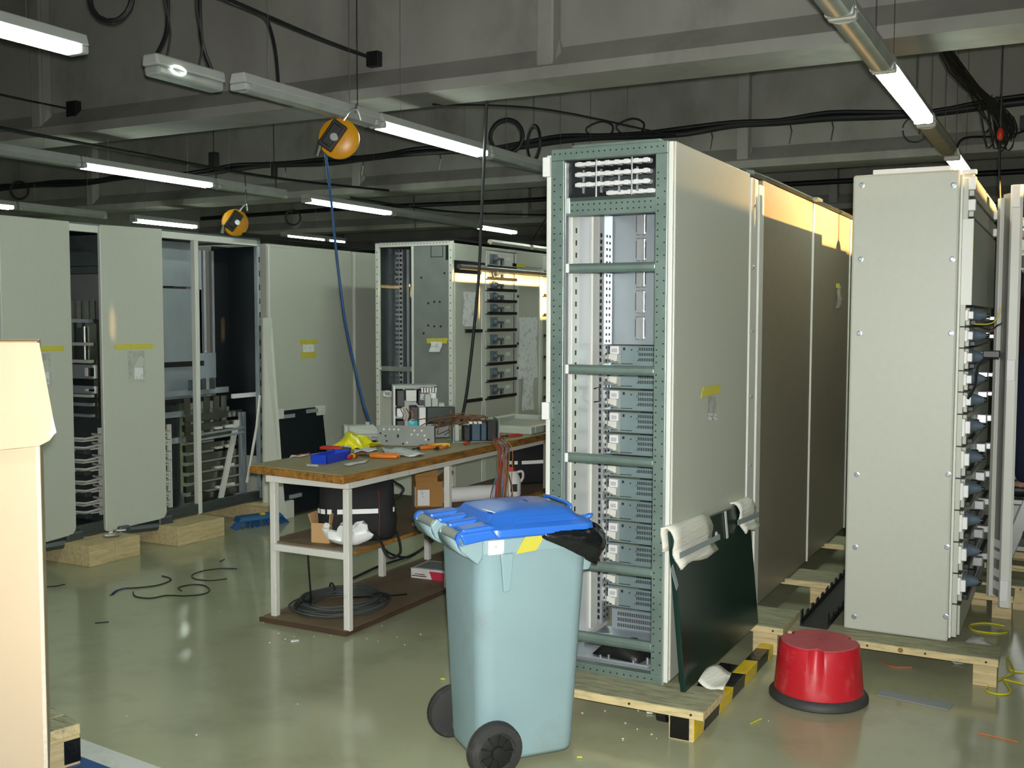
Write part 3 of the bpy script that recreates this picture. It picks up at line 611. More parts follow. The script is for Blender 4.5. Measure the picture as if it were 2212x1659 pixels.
# face pieces: column edge between the drawers
bx('face_column', M_panel, rc, -.489, -.445, 5.19, 5.23, .16, 2.25, .002)
M_knob = mat('knob_blue_grey', '#55646f', .4, var=.06)
def zof(px, py): return P(px, py, 1, 5.2).z
seams = [zof(2090, y) for y in (706, 752, 801, 847, 895, 965, 1034, 1103, 1172, 1240, 1307)]
top = zof(2090, 663)
def drawer(z0, z1):
    zm = (z0+z1)/2; h = z1-z0; o = bx('drawer', M_panel, rc, -.49, -.43, 5.235, 6.05, z0+.006, z1-.004, .003)
    bx('hinge_block', M_white, o, -.474, -.432, 5.192, 5.232, zm-h*.20, zm+h*.36, .004); bx('hinge_block', M_white, o, -.435, -.412, 5.200, 5.232, zm-h*.10, zm+h*.28, .003)
    MB().lathe((-.428, 5.33, zm+h*.08), (1, 0, 0), [(.040, 0), (.040, .006), (.030, .012), (.024, .035), (.017, .052), (.012, .062)], 14).build('knob', M_knob, o, smooth=50)
    MB().lathe((-.366, 5.33, zm+h*.08), (1, 0, 0), [(.010, 0), (.010, .01), (.006, .013)], 10).build('knob_tip', M_black, o, smooth=50)
    b = MB(); b.box(-.43, -.405, 5.26, 6.02, z0+.008, z0+.030); b.build('handle_strip', M_black, o, bev=.003)
    bx('latch', M_brite, o, -.43, -.385, 5.80, 5.86, zm-h*.12, zm+h*.18, .004); bx('switch', M_dark, o, -.43, -.40, 5.52, 5.56, zm-h*.2, zm+h*.15, .003)
    bx('seam', M_dark, o, -.478, -.43, 5.188, 5.235, z0-.003, z0+.003)
    d2 = bx('second_latch', M_brite, o, -.43, -.375, 6.02, 6.07, zm-h*.18, zm+h*.05, .004)
zs = [top]+seams
for a, c in zip(zs, zs[1:]): drawer(c, a)
bx('foot_panel', M_panel, rc, -.49, -.435, 5.235, 6.74, .16, seams[-1]-.006, .003)
# second drawer column further along the face
for a, c in zip(zs, zs[1:]):
    o = bx('drawer', M_panel, rc, -.49, -.44, 6.10, 6.72, c+.006, a-.004, .003); bx('handle_strip', M_black, o, -.44, -.42, 6.12, 6.70, c+.008, c+.026, .003)
# big blank door, two slim flaps on top
zd1, zd2, zd3 = zof(2090, 470), zof(2090, 425), zof(2090, 376)
o = bx('blank_door', M_panel, rc, -.49, -.425, 5.195, 6.70, top+.008, zd1-.006, .004)
bx('door_edge', M_cream, o, -.49, -.42, 5.188, 5.205, top+.008, zd1-.006, .002); q = P(2103, 530, 0, -.424)
part(MB().prism([(-.4245, q.y-.06, q.z-.03), (-.4245, q.y+.06, q.z-.03), (-.4245, q.y+.06, q.z+.03), (-.4245, q.y-.06, q.z+.03)], (.002, 0, 0)).build('sticker', M_tape, o), 'yellow sticker')
for a, c in ((zd1, zd2), (zd2, zd3)):
    o = bx('flap', M_panel, rc, -.49, -.425, 5.235, 6.70, a+.006, c-.012, .004); bx('hinge_block', M_white, o, -.474, -.415, 5.192, 5.234, a+.03, c-.012, .004); bx('hinge_block', M_white, o, -.424, -.395, 6.45, 6.52, a+.0, c-.05, .004)
    bx('gap', M_dark, o, -.49, -.44, 5.236, 6.7, c-.012, c-.001)
bx('flap', M_panel, rc, -.49, -.43, 5.235, 6.70, zd3+.004, 2.25, .004); bx('hinge_block', M_white, rc, -.474, -.415, 5.192, 5.234, zd3+.02, 2.27, .004)
wl = EW('loose_wire', 'thin loose wires and a black plug dangling at the middle of the right cabinet drawers', 'wire', (-.4, 5.6, 1.5))
q = P(2142, 765, 0, -.33); MB().cbox(q, (.035, .02, .016)).build('plug', M_black, wl, bev=.004); MB().tube(smoothpath([q, q+Vector((-.05, -.03, -.05)), q+Vector((-.06, -.05, -.14)), q+Vector((-.09, -.02, -.2))], 5), .006, 5).build('lead', M_cable, wl, smooth=60)
for k, (px, py) in enumerate(((2135, 700), (2138, 712))):
    q = P(px, py, 0, -.35); MB().tube(smoothpath([q+Vector((-.06, 0, .02*k)), q, q+Vector((.03, .02, .02)), q+Vector((.05, .02, .08-.05*k))], 5), .0025, 4).build('thin_wire', M_cable if k else M_tape, wl, smooth=60)
# ---------------- its pallet and channels
p3 = pallet('right wooden pallet under the closed cabinet with screws', -1.17, -.255, [(5.0, 5.21), (6.2, 6.4)], [(-.36, -.262, 5.04, 5.15, 0, .104), (-.36, -.262, 6.24, 6.36, 0, .104), (-1.15, -1.05, 6.24, 6.36, 0, .104), (-1.15, -1.05, 5.04, 5.15, 0, .104)])
part(MB().cyl((-.66, 4.9985, .121), (-.66, 5.003, .121), .012, 12).build('knot', mat('wood_knot', '#8a6a3a', .7), p3), 'brown knot')
ct = EW('cable_channel', 'black cable channel lying on the right pallet left of the closed cabinet', 'channel', (-1.07, 5.6, .14))
bx('base', M_black, ct, -1.135, -1.005, 5.10, 6.38, .1405, .146)
for x in (-1.135, -1.011):
    b = MB(); b.box(x, x+.006, 5.10, 6.38, .146, .172)
    for i in range(11): b.box(x, x+.006, 5.11+i*.117, 5.15+i*.117, .172, .215 if i == 0 else .19)
    b.build('flange', M_black, ct)
sh = []
for j in range(6): sh.append([(-.60+.22*i/6+.02*j, 5.30+.12*j/5, .03+.03*math.sin(i*1.1+j*.8)+.012*j) for i in range(7)])
tag(MB().grid(sh).build('plastic_sheet', M_bag, smooth=60, solid=.003), 'crumpled clear plastic sheet lying under the right pallet', 'sheet')
fl_ = [Z_ for Z_ in (P(1905, 1490, 2, .001), P(2060, 1520, 2, .001), P(2050, 1535, 2, .001), P(1895, 1502, 2, .001))]
tag(MB().prism(fl_, (0, 0, .003)).build('flat_strip', M_gtape), 'grey flat strip lying on the floor right of the red stool', 'strip')
# ---------------- open door and the cabinet beyond
od = EW('cabinet_door', 'tall grey door standing open at the far end of the closed cabinet', 'door', (-.38, 6.1, .14))
h0, h1 = Vector((-.448, 6.76, 0)), Vector((-.27, 6.03, 0))
a0, a1 = P(2141, 1290, 2, .14), P(2172, 1307, 2, .14); a0.z = a1.z = 0
dn = (a1-a0).normalized(); nn = Vector((dn.y, -dn.x, 0)); nn = nn if nn.y < 0 else -nn
def doorbox(u0, u1, d0, d1, z0, z1): 
    return [a0+dn*u+nn*d+Vector((0, 0, z)) for z in (z0, z1) for u, d in ((u0, d0), (u1, d0), (u1, d1), (u0, d1))]
LD = (a1-a0).length
MB().hexa(doorbox(0, LD, -.02, 0, .16, 2.27)).build('leaf', M_leaf, od, bev=.003)
MB().hexa(doorbox(-.02, .015, -.02, .02, .15, 2.25)).build('hinge_edge', M_cream, od, bev=.003)
le = MB().hexa(doorbox(LD-.012, LD+.01, -.02, .035, .13, 2.30)).build('free_edge', M_cream, od, bev=.003)
e1 = a1+dn*.01; pr = [e1+nn*.035+Vector((0, 0, .13)), e1+nn*.035+Vector((.038, 0, .13)), e1+nn*.02+Vector((.038, 0, .13)), e1+nn*.02+Vector((0, 0, .13))]
MB().prism(pr, (0, 0, 2.17)).build('front_flange', M_cream, le, bev=.002)
for z in (2.18, .16, 1.3): 
    q = e1+nn*.040; MB().cbox((q.x+.022, q.y, z+.06), (.020, .006, .055)).build('hinge_block', M_white, le, bev=.003)
for z in (.20, .265, .36, .42): MB().hexa(doorbox(.02, LD-.02, .0, .006, z, z+.042)).build('vent_stripe', M_white, od, bev=.002)
p4 = pallet('short wooden pallet end under the open door at right', -.50, -.18, [(6.46, 6.62), (7.0, 7.15)], [(-.30, -.20, 6.47, 6.57, 0, .104), (-.48, -.40, 6.47, 6.57, 0, .104)])
fc = EW('drawer_cabinet', 'pale far cabinet at the right picture edge behind the ladder', 'cabinet', (.5, 8.2, .14))
q0 = P(2180, 700, 1, 7.9).x
bx('body', M_panel, fc, q0, q0+1.3, 7.9, 8.5, .15, 2.30, .004); bx('front_panel', M_cream, fc, q0+.015, q0+1.28, 7.885, 7.90, .17, 1.72, .004)
for i, (a, c) in enumerate(((1.74, 1.93), (1.95, 2.06), (2.08, 2.27))):
    o = bx('flap', M_cream, fc, q0+.015, q0+.72, 7.882, 7.90, a, c, .004)
    if i == 1: bx('grip', M_black, o, q0+.03, q0+.70, 7.868, 7.882, a+.015, c-.015, .004)
    if i == 2: bx('display', M_knob, o, q0+.05, q0+.11, 7.876, 7.882, a+.07, c-.03, .003)
for x in (q0+.03, q0+.6): MB().box(x, x+.3, 7.88, 8.05, 0, .145).build('wood_block', M_wood, fc, bev=.004)
# ---------------- step ladder and the person on it
M_alu = mat('ladder_aluminium', '#a9adab', .35, .7, var=.08)
ld = EW('step_ladder', 'grey step ladder at the right picture edge the person stands on', 'ladder', (.0, 7.2, 0))
lx, ly = P(2165, 1190, 1, 7.0).x, 7.0
rb, rt_ = Vector((lx-.04, ly, .0)), Vector((lx+.36, ly, 1.18))
for dy in (0, .42):
    d_ = (rt_-rb).normalized(); s_ = Vector((-d_.z, 0, d_.x))
    c = [rb+Vector((0, dy, 0)), rt_+Vector((0, dy, 0))]
    MB().prism([c[0]-s_*.035, c[1]-s_*.035, c[1]+s_*.035, c[0]+s_*.035], (0, .03, 0)).build('rail', M_alu, ld, bev=.003)
    MB().prism([(lx+.78, ly+dy+.005, 0), (lx+.82, ly+dy+.005, 0), (lx+.41, ly+dy+.005, 1.15), (lx+.37, ly+dy+.005, 1.15)], (0, .025, 0)).build('rear_leg', M_alu, ld, bev=.003)
for k in range(4):
    c = rb+(rt_-rb)*(.2+.24*k); bx('step', M_alu, ld, c.x-.09, c.x+.11, ly+.028, ly+.422, c.z-.015, c.z+.015, .004)
bx('platform', M_alu, ld, rt_.x-.06, rt_.x+.12, ly-.01, ly+.46, 1.17, 1.20, .006)
MB().cbox((lx+.13, ly-.005, .33), (.022, .006, .02)).build('rivet_plate', M_black, ld, bev=.003)
# ---------------- person (only the left edge is in the picture)
M_skin = mat('skin', '#a87f6d', .55, var=.04); M_maroon = mat('dark_maroon_cloth', '#2b1a22', .85, var=.15, scale=20, bump=.2, bscale=60)
M_navy = mat('navy_cloth', '#141d36', .85, var=.15, scale=20, bump=.2, bscale=60); M_hair = mat('dark_hair', '#1b1512', .7, var=.2)
def skinned(name, verts, edges, M, parent, sub=2):
    me = bpy.data.meshes.new(name); me.from_pydata([v[:3] for v in verts], edges, []); o = bpy.data.objects.new(name, me); COL.objects.link(o)
    sm = o.modifiers.new('skin', 'SKIN'); sm.use_smooth_shade = True
    for i, v in enumerate(verts):
        d = me.skin_vertices[0].data[i]; r_ = v[3]; d.radius = r_ if isinstance(r_, tuple) else (r_, r_); d.use_root = (i == 0)
    ss = o.modifiers.new('subdivide', 'SUBSURF'); ss.levels = sub; ss.render_levels = sub
    me.materials.append(M); o.parent = parent; return o
px0 = P(2187, 700, 1, 7.1).x            # left edge of the clothes in the picture
B = Vector((px0+.13, 7.21, .537))         # between the feet, on the ladder step
pe = E('person', 'person in dark maroon top and navy trousers standing on the step ladder', 'person', B)
V = [(0, 0, .90, (.13, .10)), (0, 0, 1.08, (.11, .085)), (.02, 0, 1.26, (.11, .085)), (.025, 0, 1.36, (.085, .07)), (.02, 0, 1.46, (.05, .05)), (.01, -.005, 1.53, (.05, .055)),
     (-.005, 0, 1.60, (.074, .088)), (-.01, 0, 1.685, (.066, .08)),
     (.0, .09, .84, .085), (-.04, .10, .46, .058), (.0, .10, .09, .042), (-.02, -.10, .84, .085), (-.06, -.10, .46, .058), (-.02, -.10, .09, .042),
     (-.12, .10, .035, .035), (-.14, -.10, .035, .035),
     (.02, .19, 1.36, .042), (-.04, .24, 1.12, .038), (-.22, .20, 1.02, .034), (.02, -.19, 1.36, .042), (-.10, -.235, 1.22, .038), (-.135, -.22, 1.46, .034)]
Ed = [(0, 1), (1, 2), (2, 3), (3, 4), (4, 5), (5, 6), (6, 7), (0, 8), (8, 9), (9, 10), (0, 11), (11, 12), (12, 13), (10, 14), (13, 15), (3, 16), (16, 17), (17, 18), (3, 19), (19, 20), (20, 21)]
skinned('body', V, Ed, M_skin, pe)
skinned('sweater', [(0, 0, .80, (.215, .19)), (.01, 0, 1.16, (.175, .14)), (.02, 0, 1.30, (.18, .135)), (.03, 0, 1.41, (.13, .10)), (.02, .20, 1.39, .075), (-.04, .245, 1.12, .062), (-.19, .205, 1.03, .05), (.02, -.20, 1.39, .075), (-.10, -.235, 1.20, .062), (-.13, -.222, 1.40, .05)],
        [(0, 1), (1, 2), (2, 3), (3, 4), (4, 5), (5, 6), (3, 7), (7, 8), (8, 9)], M_maroon, pe)
skinned('trousers', [(0, 0, 1.02, (.15, .13)), (0, 0, .86, (.19, .165)), (0, .095, .74, .115), (-.05, .105, .46, .088), (.0, .10, .075, .07), (-.02, -.10, .70, .125), (-.05, -.105, .46, .085), (-.02, -.10, .075, .07)],
        [(0, 1), (1, 2), (2, 3), (3, 4), (1, 5), (5, 6), (6, 7)], M_navy, pe)
for s in (1, -1): MB().sphere((-.07, .10*s, .045), .06, 14, (1.9, .75, .72)).build('shoe', M_black, pe, smooth=60)
MB().sphere((.022, 0, 1.672), .104, 16, (.98, .88, 1.08)).build('hair', M_hair, pe, smooth=60)
for s in (1, -1):
    MB().sphere((-.085, .032*s, 1.625), .011, 8).build('eye', M_white, pe, smooth=60); MB().sphere((0.0, .082*s, 1.615), .022, 8, (.7, .35, 1.2)).build('ear', M_skin, pe, smooth=60)
MB().prism([(-.085, -.012, 1.62), (-.085, .012, 1.62), (-.085, .016, 1.58), (-.085, -.016, 1.58)], (-.022, 0, -.006)).build('nose', M_skin, pe, bev=.005)
MB().cbox((-.078, 0, 1.555), (.006, .024, .005)).build('mouth', M_maroon, pe, bev=.002)
def hand(w_, d_, side):
    """palm, four bent fingers of unequal length and a thumb"""
    w_, d_ = Vector(w_), Vector(d_).normalized(); sd = d_.cross(Vector((0, 1, .1))).normalized(); nr = d_.cross(sd)
    V = [tuple(w_)+(.024,), tuple(w_+d_*.045)+((.036, .018),), tuple(w_+d_*.08)+((.034, .014),)]; Eh = [(0, 1), (1, 2)]
    for i, L in enumerate((.062, .074, .070, .054)):
        o = w_+d_*.085+sd*(-.030+.020*i); n = len(V); V += [tuple(o)+(.0095,), tuple(o+d_*L*.5+nr*.012)+(.0085,), tuple(o+d_*L*.9+nr*.034)+(.007,)]; Eh += [(2, n), (n, n+1), (n+1, n+2)]
    n = len(V); o = w_+d_*.03-sd*.03; V += [tuple(o)+(.012,), tuple(o+d_*.035-sd*.022+nr*.01)+(.0105,), tuple(o+d_*.06-sd*.024+nr*.02)+(.008,)]; Eh += [(1, n), (n, n+1), (n+1, n+2)]
    skinned('hand', V, Eh, M_skin, pe, 1)
hand((-.135, -.22, 1.46), (-.15, .1, .95), 1); hand((-.22, .20, 1.02), (-.9, 0, -.1), -1)
# ================================================================ RED STOOL
M_reds = mat('red_plastic', '#bf1f2c', .42, var=.06, scale=8, dirt='#c4605c', dscale=12, dlo=.55, dhi=.85)
sx, sy = -.93, 4.555
st = E('step_stool', 'round red plastic kick stool with a dark rubber foot ring on the floor', 'stool', (sx, sy, 0))
prof = [(.186, .040), (.184, .06), (.176, .15), (.166, .238)]
rows = []; N = 96
def notch(a):
    d = 0
    for c in (-1.44, .654, 2.75): 
        x = (a-c+math.pi) % (2*math.pi)-math.pi
        d = max(d, max(0, 1-abs(x)/.17)**.35 if abs(x) < .17 else 0)
    return d
for r_, h in prof+[(.161, .245)]: rows.append([((r_-.030*notch(2*math.pi*i/N)*(1 if h > .19 else max(0, (h-.10)/.09) if h > .1 else 0))*math.cos(2*math.pi*i/N), (r_-.030*notch(2*math.pi*i/N)*(1 if h > .19 else max(0, (h-.10)/.09) if h > .1 else 0))*math.sin(2*math.pi*i/N), h) for i in range(N+1)])
b = MB(); b.grid(rows); bmesh.ops.remove_doubles(b.b, verts=b.b.verts, dist=1e-5); b.build('body', M_reds, st, smooth=40)
tr = []
for k in (1.0, .97, .6, .25, .02): tr.append([((.160-.030*notch(2*math.pi*i/N))*k*math.cos(2*math.pi*i/N), (.160-.030*notch(2*math.pi*i/N))*k*math.sin(2*math.pi*i/N), (.245)+(.004 if k < .98 else 0)+.002*(1-k)) for i in range(N+1)])
M_redtop = mat('dusty_red_top', '#b8545a', .6, var=.1, scale=25)
b = MB(); b.grid(tr); bmesh.ops.remove_doubles(b.b, verts=b.b.verts, dist=1e-5); part(b.build('top', M_redtop, st, smooth=30), 'dusty scuffed top')
MB().lathe((0, 0, 0), (0, 0, 1), [(.198, 0), (.206, .006), (.206, .022), (.196, .034), (.182, .045)], 48).build('foot_ring', mat('rubber_grey', '#3a3b3a', .6), st, smooth=50)
MB().lathe((0, 0, .249), (0, 0, 1), [(.012, 0), (.010, .002)], 12).build('centre_mark', M_reds, st)
# ================================================================ WHEELED BIN
M_bin = mat('bin_grey_blue', '#8ca7ad', .45, var=.05, scale=3, dirt='#87908c', dscale=3.5, dlo=.54, dhi=.85, bump=.05, bscale=120)
M_lid = mat('lid_blue', '#2f6fd0', .35, var=.06, dirt='#5a83b8', dscale=6, dlo=.6, dhi=.85)
BINC, BINR = Vector((-1.82, 3.46, 0)), R(52)
bn = E('wheeled_bin', 'grey blue two wheeled rubbish bin with a blue lid and a black liner hanging out', 'bin', BINC, BINR)
# local axes: x = from the handle side (-) to the front (+), y = width, z up
def rrect(x0, x1, hy, r, z, n=5):
    o = []
    for cx, cy, a0 in ((x1-r, hy-r, 0), (x0+r, hy-r, 90), (x0+r, -hy+r, 180), (x1-r, -hy+r, 270)):
        for i in range(n+1): a = R(a0+90*i/n); o.append((cx+r*math.cos(a), cy+r*math.sin(a), z))
    return o+[o[0]]
b = MB(); b.grid([rrect(-.20, .165, .150, .05, .03), rrect(-.205, .17, .155, .055, .045), rrect(-.207, .172, .157, .055, .07), rrect(-.232, .205, .200, .06, .80), rrect(-.232, .206, .202, .06, .805), rrect(-.232, .206, .203, .06, .86)])
bmesh.ops.remove_doubles(b.b, verts=b.b.verts, dist=1e-5)
b.build('body', M_bin, bn, smooth=35, solid=.006)
MB().prism([q[:3] for q in rrect(-.195, .16, .145, .05, .028)[:-1]], (0, 0, .012)).build('bottom', M_bin, bn)
b = MB(); b.grid([rrect(-.235, .212, .208, .06, .800), rrect(-.242, .218, .216, .06, .802), rrect(-.242, .218, .216, .06, .850), rrect(-.232, .206, .203, .06, .858)])
bmesh.ops.remove_doubles(b.b, verts=b.b.verts, dist=1e-5); b.build('rim', M_bin, bn, smooth=35)
for s in (-1, 1):
    MB().prism([(-.16, s*.212, .80), (-.11, s*.212, .80), (-.12, s*.204, .665), (-.145, s*.203, .662)], (0, s*.014, 0)).build('rib', M_bin, bn, bev=.004)
    MB().prism([(.198, s*.15, .80), (.268, s*.15, .80), (.215, s*.15, .70), (.190, s*.15, .70)], (0, s*.02, 0)).build('comb_rib', M_bin, bn, bev=.004)
MB().prism([(.205, -.15, .80), (.26, -.15, .80), (.26, -.15, .83), (.205, -.15, .83)], (0, .30, 0)).build('comb_lip', M_bin, bn, bev=.006)
# handle: two loops on the rear edge, a bar across
HX, HZ = -.30, .865
for s in (-1, 1):
    MB().cyl((HX, s*.205, HZ), (HX, s*.055, HZ), .019, 14).build('grip', mat('grip_grey', '#8e968c', .5), bn, smooth=50)
    for yy in (s*.215, s*.045): MB().prism([(-.225, yy-.010, .795), (-.245, yy-.010, .77), (-.305, yy-.010, .82), (-.325, yy-.010, .865), (-.30, yy-.010, .89), (-.225, yy-.010, .86)], (0, .020, 0)).build('handle_arm', M_bin, bn, bev=.006)
    MB().cyl((HX, s*.207, HZ), (HX, s*.225, HZ), .026, 16).build('hinge_pin', M_lid, bn, smooth=50)
    MB().grid([[(-.225-.1*math.sin(t*1.5), y, .79+.07*t*t) for y in (s*.045, s*.125, s*.215)] for t in [i/6 for i in range(7)]]).build('handle_shell', M_bin, bn, smooth=60, solid=.006)
# lid
b = MB()
b.grid([rrect(-.205, .215, .226, .05, .855), rrect(-.21, .222, .230, .05, .862), rrect(-.205, .217, .226, .05, .885), rrect(-.19, .20, .205, .05, .897), rrect(-.175, .18, .185, .05, .902), rrect(-.16, .16, .165, .05, .925), rrect(-.10, .13, .11, .05, .938), rrect(-.02, .04, .03, .02, .941)])
bmesh.ops.remove_doubles(b.b, verts=b.b.verts, dist=1e-5); o = b.build('lid', M_lid, bn, smooth=35)
MB().box(-.03, .035, -.035, .035, .936, .9415).build('lid_centre', M_lid, o, bev=.004)
for s in (-1, 1):
    for y0 in ((.12, .205) if s > 0 else (-.205, -.12)), ((.03, .075) if s > 0 else (-.075, -.03)):
        MB().prism([(-.30, y0[0], .893), (-.19, y0[0], .902), (-.16, y0[0], .892), (-.20, y0[0], .866), (-.29, y0[0], .872)], (0, y0[1]-y0[0], 0)).build('lid_arm', M_lid, o, bev=.010)
    MB().prism([(-.318, s*.226, .885), (-.20, s*.226, .893), (-.17, s*.226, .862), (-.30, s*.226, .846)], (0, s*.014, 0)).build('lid_arm', M_lid, o, bev=.008)
    MB().prism([(-.10, s*.20, .896), (.16, s*.20, .896), (.13, s*.17, .915), (-.09, s*.17, .915)], (0, s*.006, .004)).build('lid_ridge', M_lid, o, bev=.003)
b = MB(); b.tube(smoothpath([(.17, .10, .90), (.17, .105, .932), (.17, .0, .938), (.17, -.105, .932), (.17, -.10, .90)], 4), .007, 7); b.build('lid_handle', M_lid, o, smooth=60)
MB().tube(smoothpath([(.205, -.16, .89), (.225, -.17, .902), (.24, -.13, .895), (.222, -.10, .885)], 4), .006, 6).build('front_grip', M_lid, o, smooth=60)
part(MB().cbox((-.13, -.10, .9255), (.045, .022, .001), Matrix.Rotation(R(18), 3, 'Y')).build('sticker', M_paper, o), 'pale sticker')
part(MB().box(-.205, -.145, -.2185, -.2165, .800, .850).build('sticker', M_paper, bn), 'white sticker on the rim')
part(MB().prism([(-.10, -.2175, .795), (-.02, -.2175, .803), (.02, -.2195, .866), (-.065, -.2195, .856)], (0, -.002, 0)).build('tape', M_tape, bn), 'yellow tape on the rim')
# black liner hanging over the front right
rows = []; rnd = random.Random(11)
pth = [(.0, -.219), (.06, -.228), (.12, -.235), (.17, -.235), (.215, -.218), (.245, -.17), (.258, -.09), (.26, 0), (.255, .09), (.24, .17), (.2, .222)]
pth = [p[:2] for p in smoothpath([(x, y, 0) for x, y in pth], 3)]
for j in range(9):
    v = j/8; row = []
    for i, (x, y) in enumerate(pth):
        t = i/(len(pth)-1); drop = .02+.115*min(1, t*2.6)*(1-.25*max(0, t-.6)); bulge = .030*math.sin(math.pi*min(1, v*1.15))+.006*math.sin(i*1.7+v*7)+.004*math.sin(i*3.1-v*5)
        nx, ny = (x-.03), y; L = math.hypot(nx, ny); row.append((x+nx/L*bulge*min(1, t*4+.1), y+ny/L*bulge*min(1, t*4+.1), .866-drop*v))
    rows.append(row)
M_liner = mat('black_liner', '#151719', .22, var=.2, bump=.5, bscale=25, stretch=(.6, .6, 3))
part(MB().grid(rows).build('liner_bag', M_liner, bn, smooth=75, solid=.003), 'black plastic liner')
# wheels
M_tyre = mat('rubber_tyre', '#2e2f2e', .75, var=.1, dirt='#4a4a45', dscale=12)
for s in (-1, 1):
    wx = MB().lathe((-.175, s*.180, .10), (0, s, 0), [(.07, 0), (.095, .004), (.101, .014), (.101, .042), (.094, .052), (.070, .055), (.066, .048), (.020, .044)], 32).build('wheel', M_tyre, bn, smooth=35)
    MB().lathe((-.175, s*.180, .10), (0, s, 0), [(.066, .046), (.060, .048), (.025, .052), (.022, .062), (.008, .064)], 28).build('hub', M_black, wx, smooth=35)
    sp = MB()
    for k in range(9):
        a = k*2*math.pi/9; c = Vector((-.175+.043*math.cos(a), s*.2315, .10+.043*math.sin(a))); sp.cbox(c, (.020, .003, .0028), Matrix.Rotation(-a, 3, 'Y'))
    sp.build('spokes', M_cable, wx)
    MB().lathe((-.175, s*.180, .10), (0, s, 0), [(.0995, .013), (.1025, .016), (.1025, .020), (.0995, .022)], 32, False).build('tread', M_tyre, wx, smooth=35)
MB().cyl((-.175, -.19, .10), (-.175, .19, .10), .010, 10).build('axle', M_dsteel, bn)
MB().box(-.20, -.14, -.150, .150, .055, .085).build('axle_bracket', M_bin, bn, bev=.006)
# ================================================================ LEFT CABINET ROW
LX = -5.87
M_gpl0 = mat('inner_sheet_grey', '#7b7c7c', .45, .3, var=.06)
def bay(y0, y1, label, cat='cabinet', back=.95, xf=LX):
    """open bay: frame posts, rails, walls; the front faces +x"""
    e = EW('switchgear_cabinet', label, cat, (xf-.45, (y0+y1)/2, .14))
    for y in (y0, y1-.035):
        bx('post', M_dsteel if y == y0 else M_steel, e, xf-.035, xf, y, y+.035, .16, 2.235, .003)
        bx('post', M_dsteel, e, xf-back, xf-back+.035, y, y+.035, .16, 2.235)
    bx('top_rail', M_cream, e, xf-.04, xf+.002, y0+.036, y1-.036, 2.19, 2.238, .003); bx('base_rail', M_dsteel, e, xf-.04, xf, y0+.036, y1-.036, .16, .22, .003)
    bx('roof', M_dsteel, e, xf-back, xf, y0, y1, 2.236, 2.25); bx('floor_plate', M_dsteel, e, xf-back, xf, y0, y1, .145, .16)
    bx('back_wall', M_dsteel, e, xf-back-.01, xf-back, y0, y1, .16, 2.236)
    return e
# bay 1, narrow slot between the two panels
b1 = bay(4.28, 5.28, 'left cabinet whose open bay shows as a narrow dark slot between two grey panels')
bx('partition', M_dsteel, b1, LX-.94, LX-.06, 5.268, 5.278, .16, 2.2)
def zb(py): return P(180, py, 1, 5.2).z
bx('cross_rail', M_dsteel, b1, -6.5, -6.04, 5.20, 5.266, 1.98, 2.08); bx('orange_tag', M_orange, b1, -6.46, -6.42, 5.185, 5.199, zb(524), zb(514))
bx('pale_tag', M_cream, b1, -6.47, -6.36, 5.17, 5.199, zb(542), zb(531)); bx('cross_rail', M_gpl0, b1, -6.5, -6.04, 5.22, 5.266, zb(560), zb(550)); bx('cross_rail', M_dsteel, b1, -6.5, -6.04, 5.21, 5.266, zb(590), zb(576))
bx('sheet', M_gpl0, b1, -6.5, -6.04, 5.24, 5.267, zb(690), zb(592))
for i, x in enumerate((-6.47, -6.40, -6.33, -6.25, -6.17, -6.11)): bx('busbar', M_tin if i else M_black, b1, x, x+.045, 5.19, 5.20, zb(708), zb(646 if i < 2 else 650))
for a0_, c0_, M in ((697, 689, M_steel), (746, 739, M_panel), (783, 776, M_panel), (856, 850, M_panel), (875, 868, M_steel), (898, 892, M_steel)): bx('bracket', M, b1, -6.49, -6.06, 5.13, 5.17, zb(a0_), zb(c0_), .002)
bx('dark_band', M_black, b1, -6.5, -6.06, 5.16, 5.2, zb(830), zb(819)); bx('upright', M_brite, b1, -6.485, -6.475, 5.12, 5.13, zb(862), zb(750))
for a0_, c0_ in ((817, 787), (849, 832)):
    bx('breaker', M_steel, b1, -6.46, -6.06, 5.15, 5.2, zb(a0_), zb(c0_), .004)
    for x in (-6.33, -6.10): bx('contact', M_black, b1, x-.02, x+.06, 5.145, 5.15, zb(a0_)+.02, zb(c0_)-.02); bx('contact_tip', M_shine, b1, x-.015, x+.008, 5.135, 5.145, zb(a0_)+.02, zb(c0_)-.02)
for x in (-6.36, -6.13): bx('drop_bar', M_tin, b1, x, x+.09, 5.18, 5.2, zb(905), zb(700)) ; bx('thin_rod', M_brite, b1, x-.02, x-.012, 5.16, 5.17, zb(776), zb(705))
def contacts(e, x, y0, y1, z0, n, dz):
    for k in range(n):
        z = z0+k*dz
        for j in range(2):
            MB().tube([(x-.10, y0, z+j*dz*.42), (x+.02, y0+.02, z+j*dz*.42), (x+.02, y1-.02, z+.012+j*dz*.42), (x-.10, y1, z+.012+j*dz*.42)], .008, 5).build('contact_bar', M_shine, e, smooth=60)
            bx('contact_plate', M_shine, e, x-.10, x-.01, y0+.02, y1-.02, z+j*dz*.42-.024, z+j*dz*.42-.014)
        bx('insulator', M_dsteel, e, x-.08, x+.015, y0+.015, y0+.07, z-dz*.32, z-dz*.10, .006)
    for y in (y1+.012, y1+.03): bx('side_rail', M_shine, e, x-.06, x-.04, y, y+.008, z0-.05, z0+n*dz-.03)
contacts(b1, LX-.16, 5.02, 5.20, .27, 4, .15)
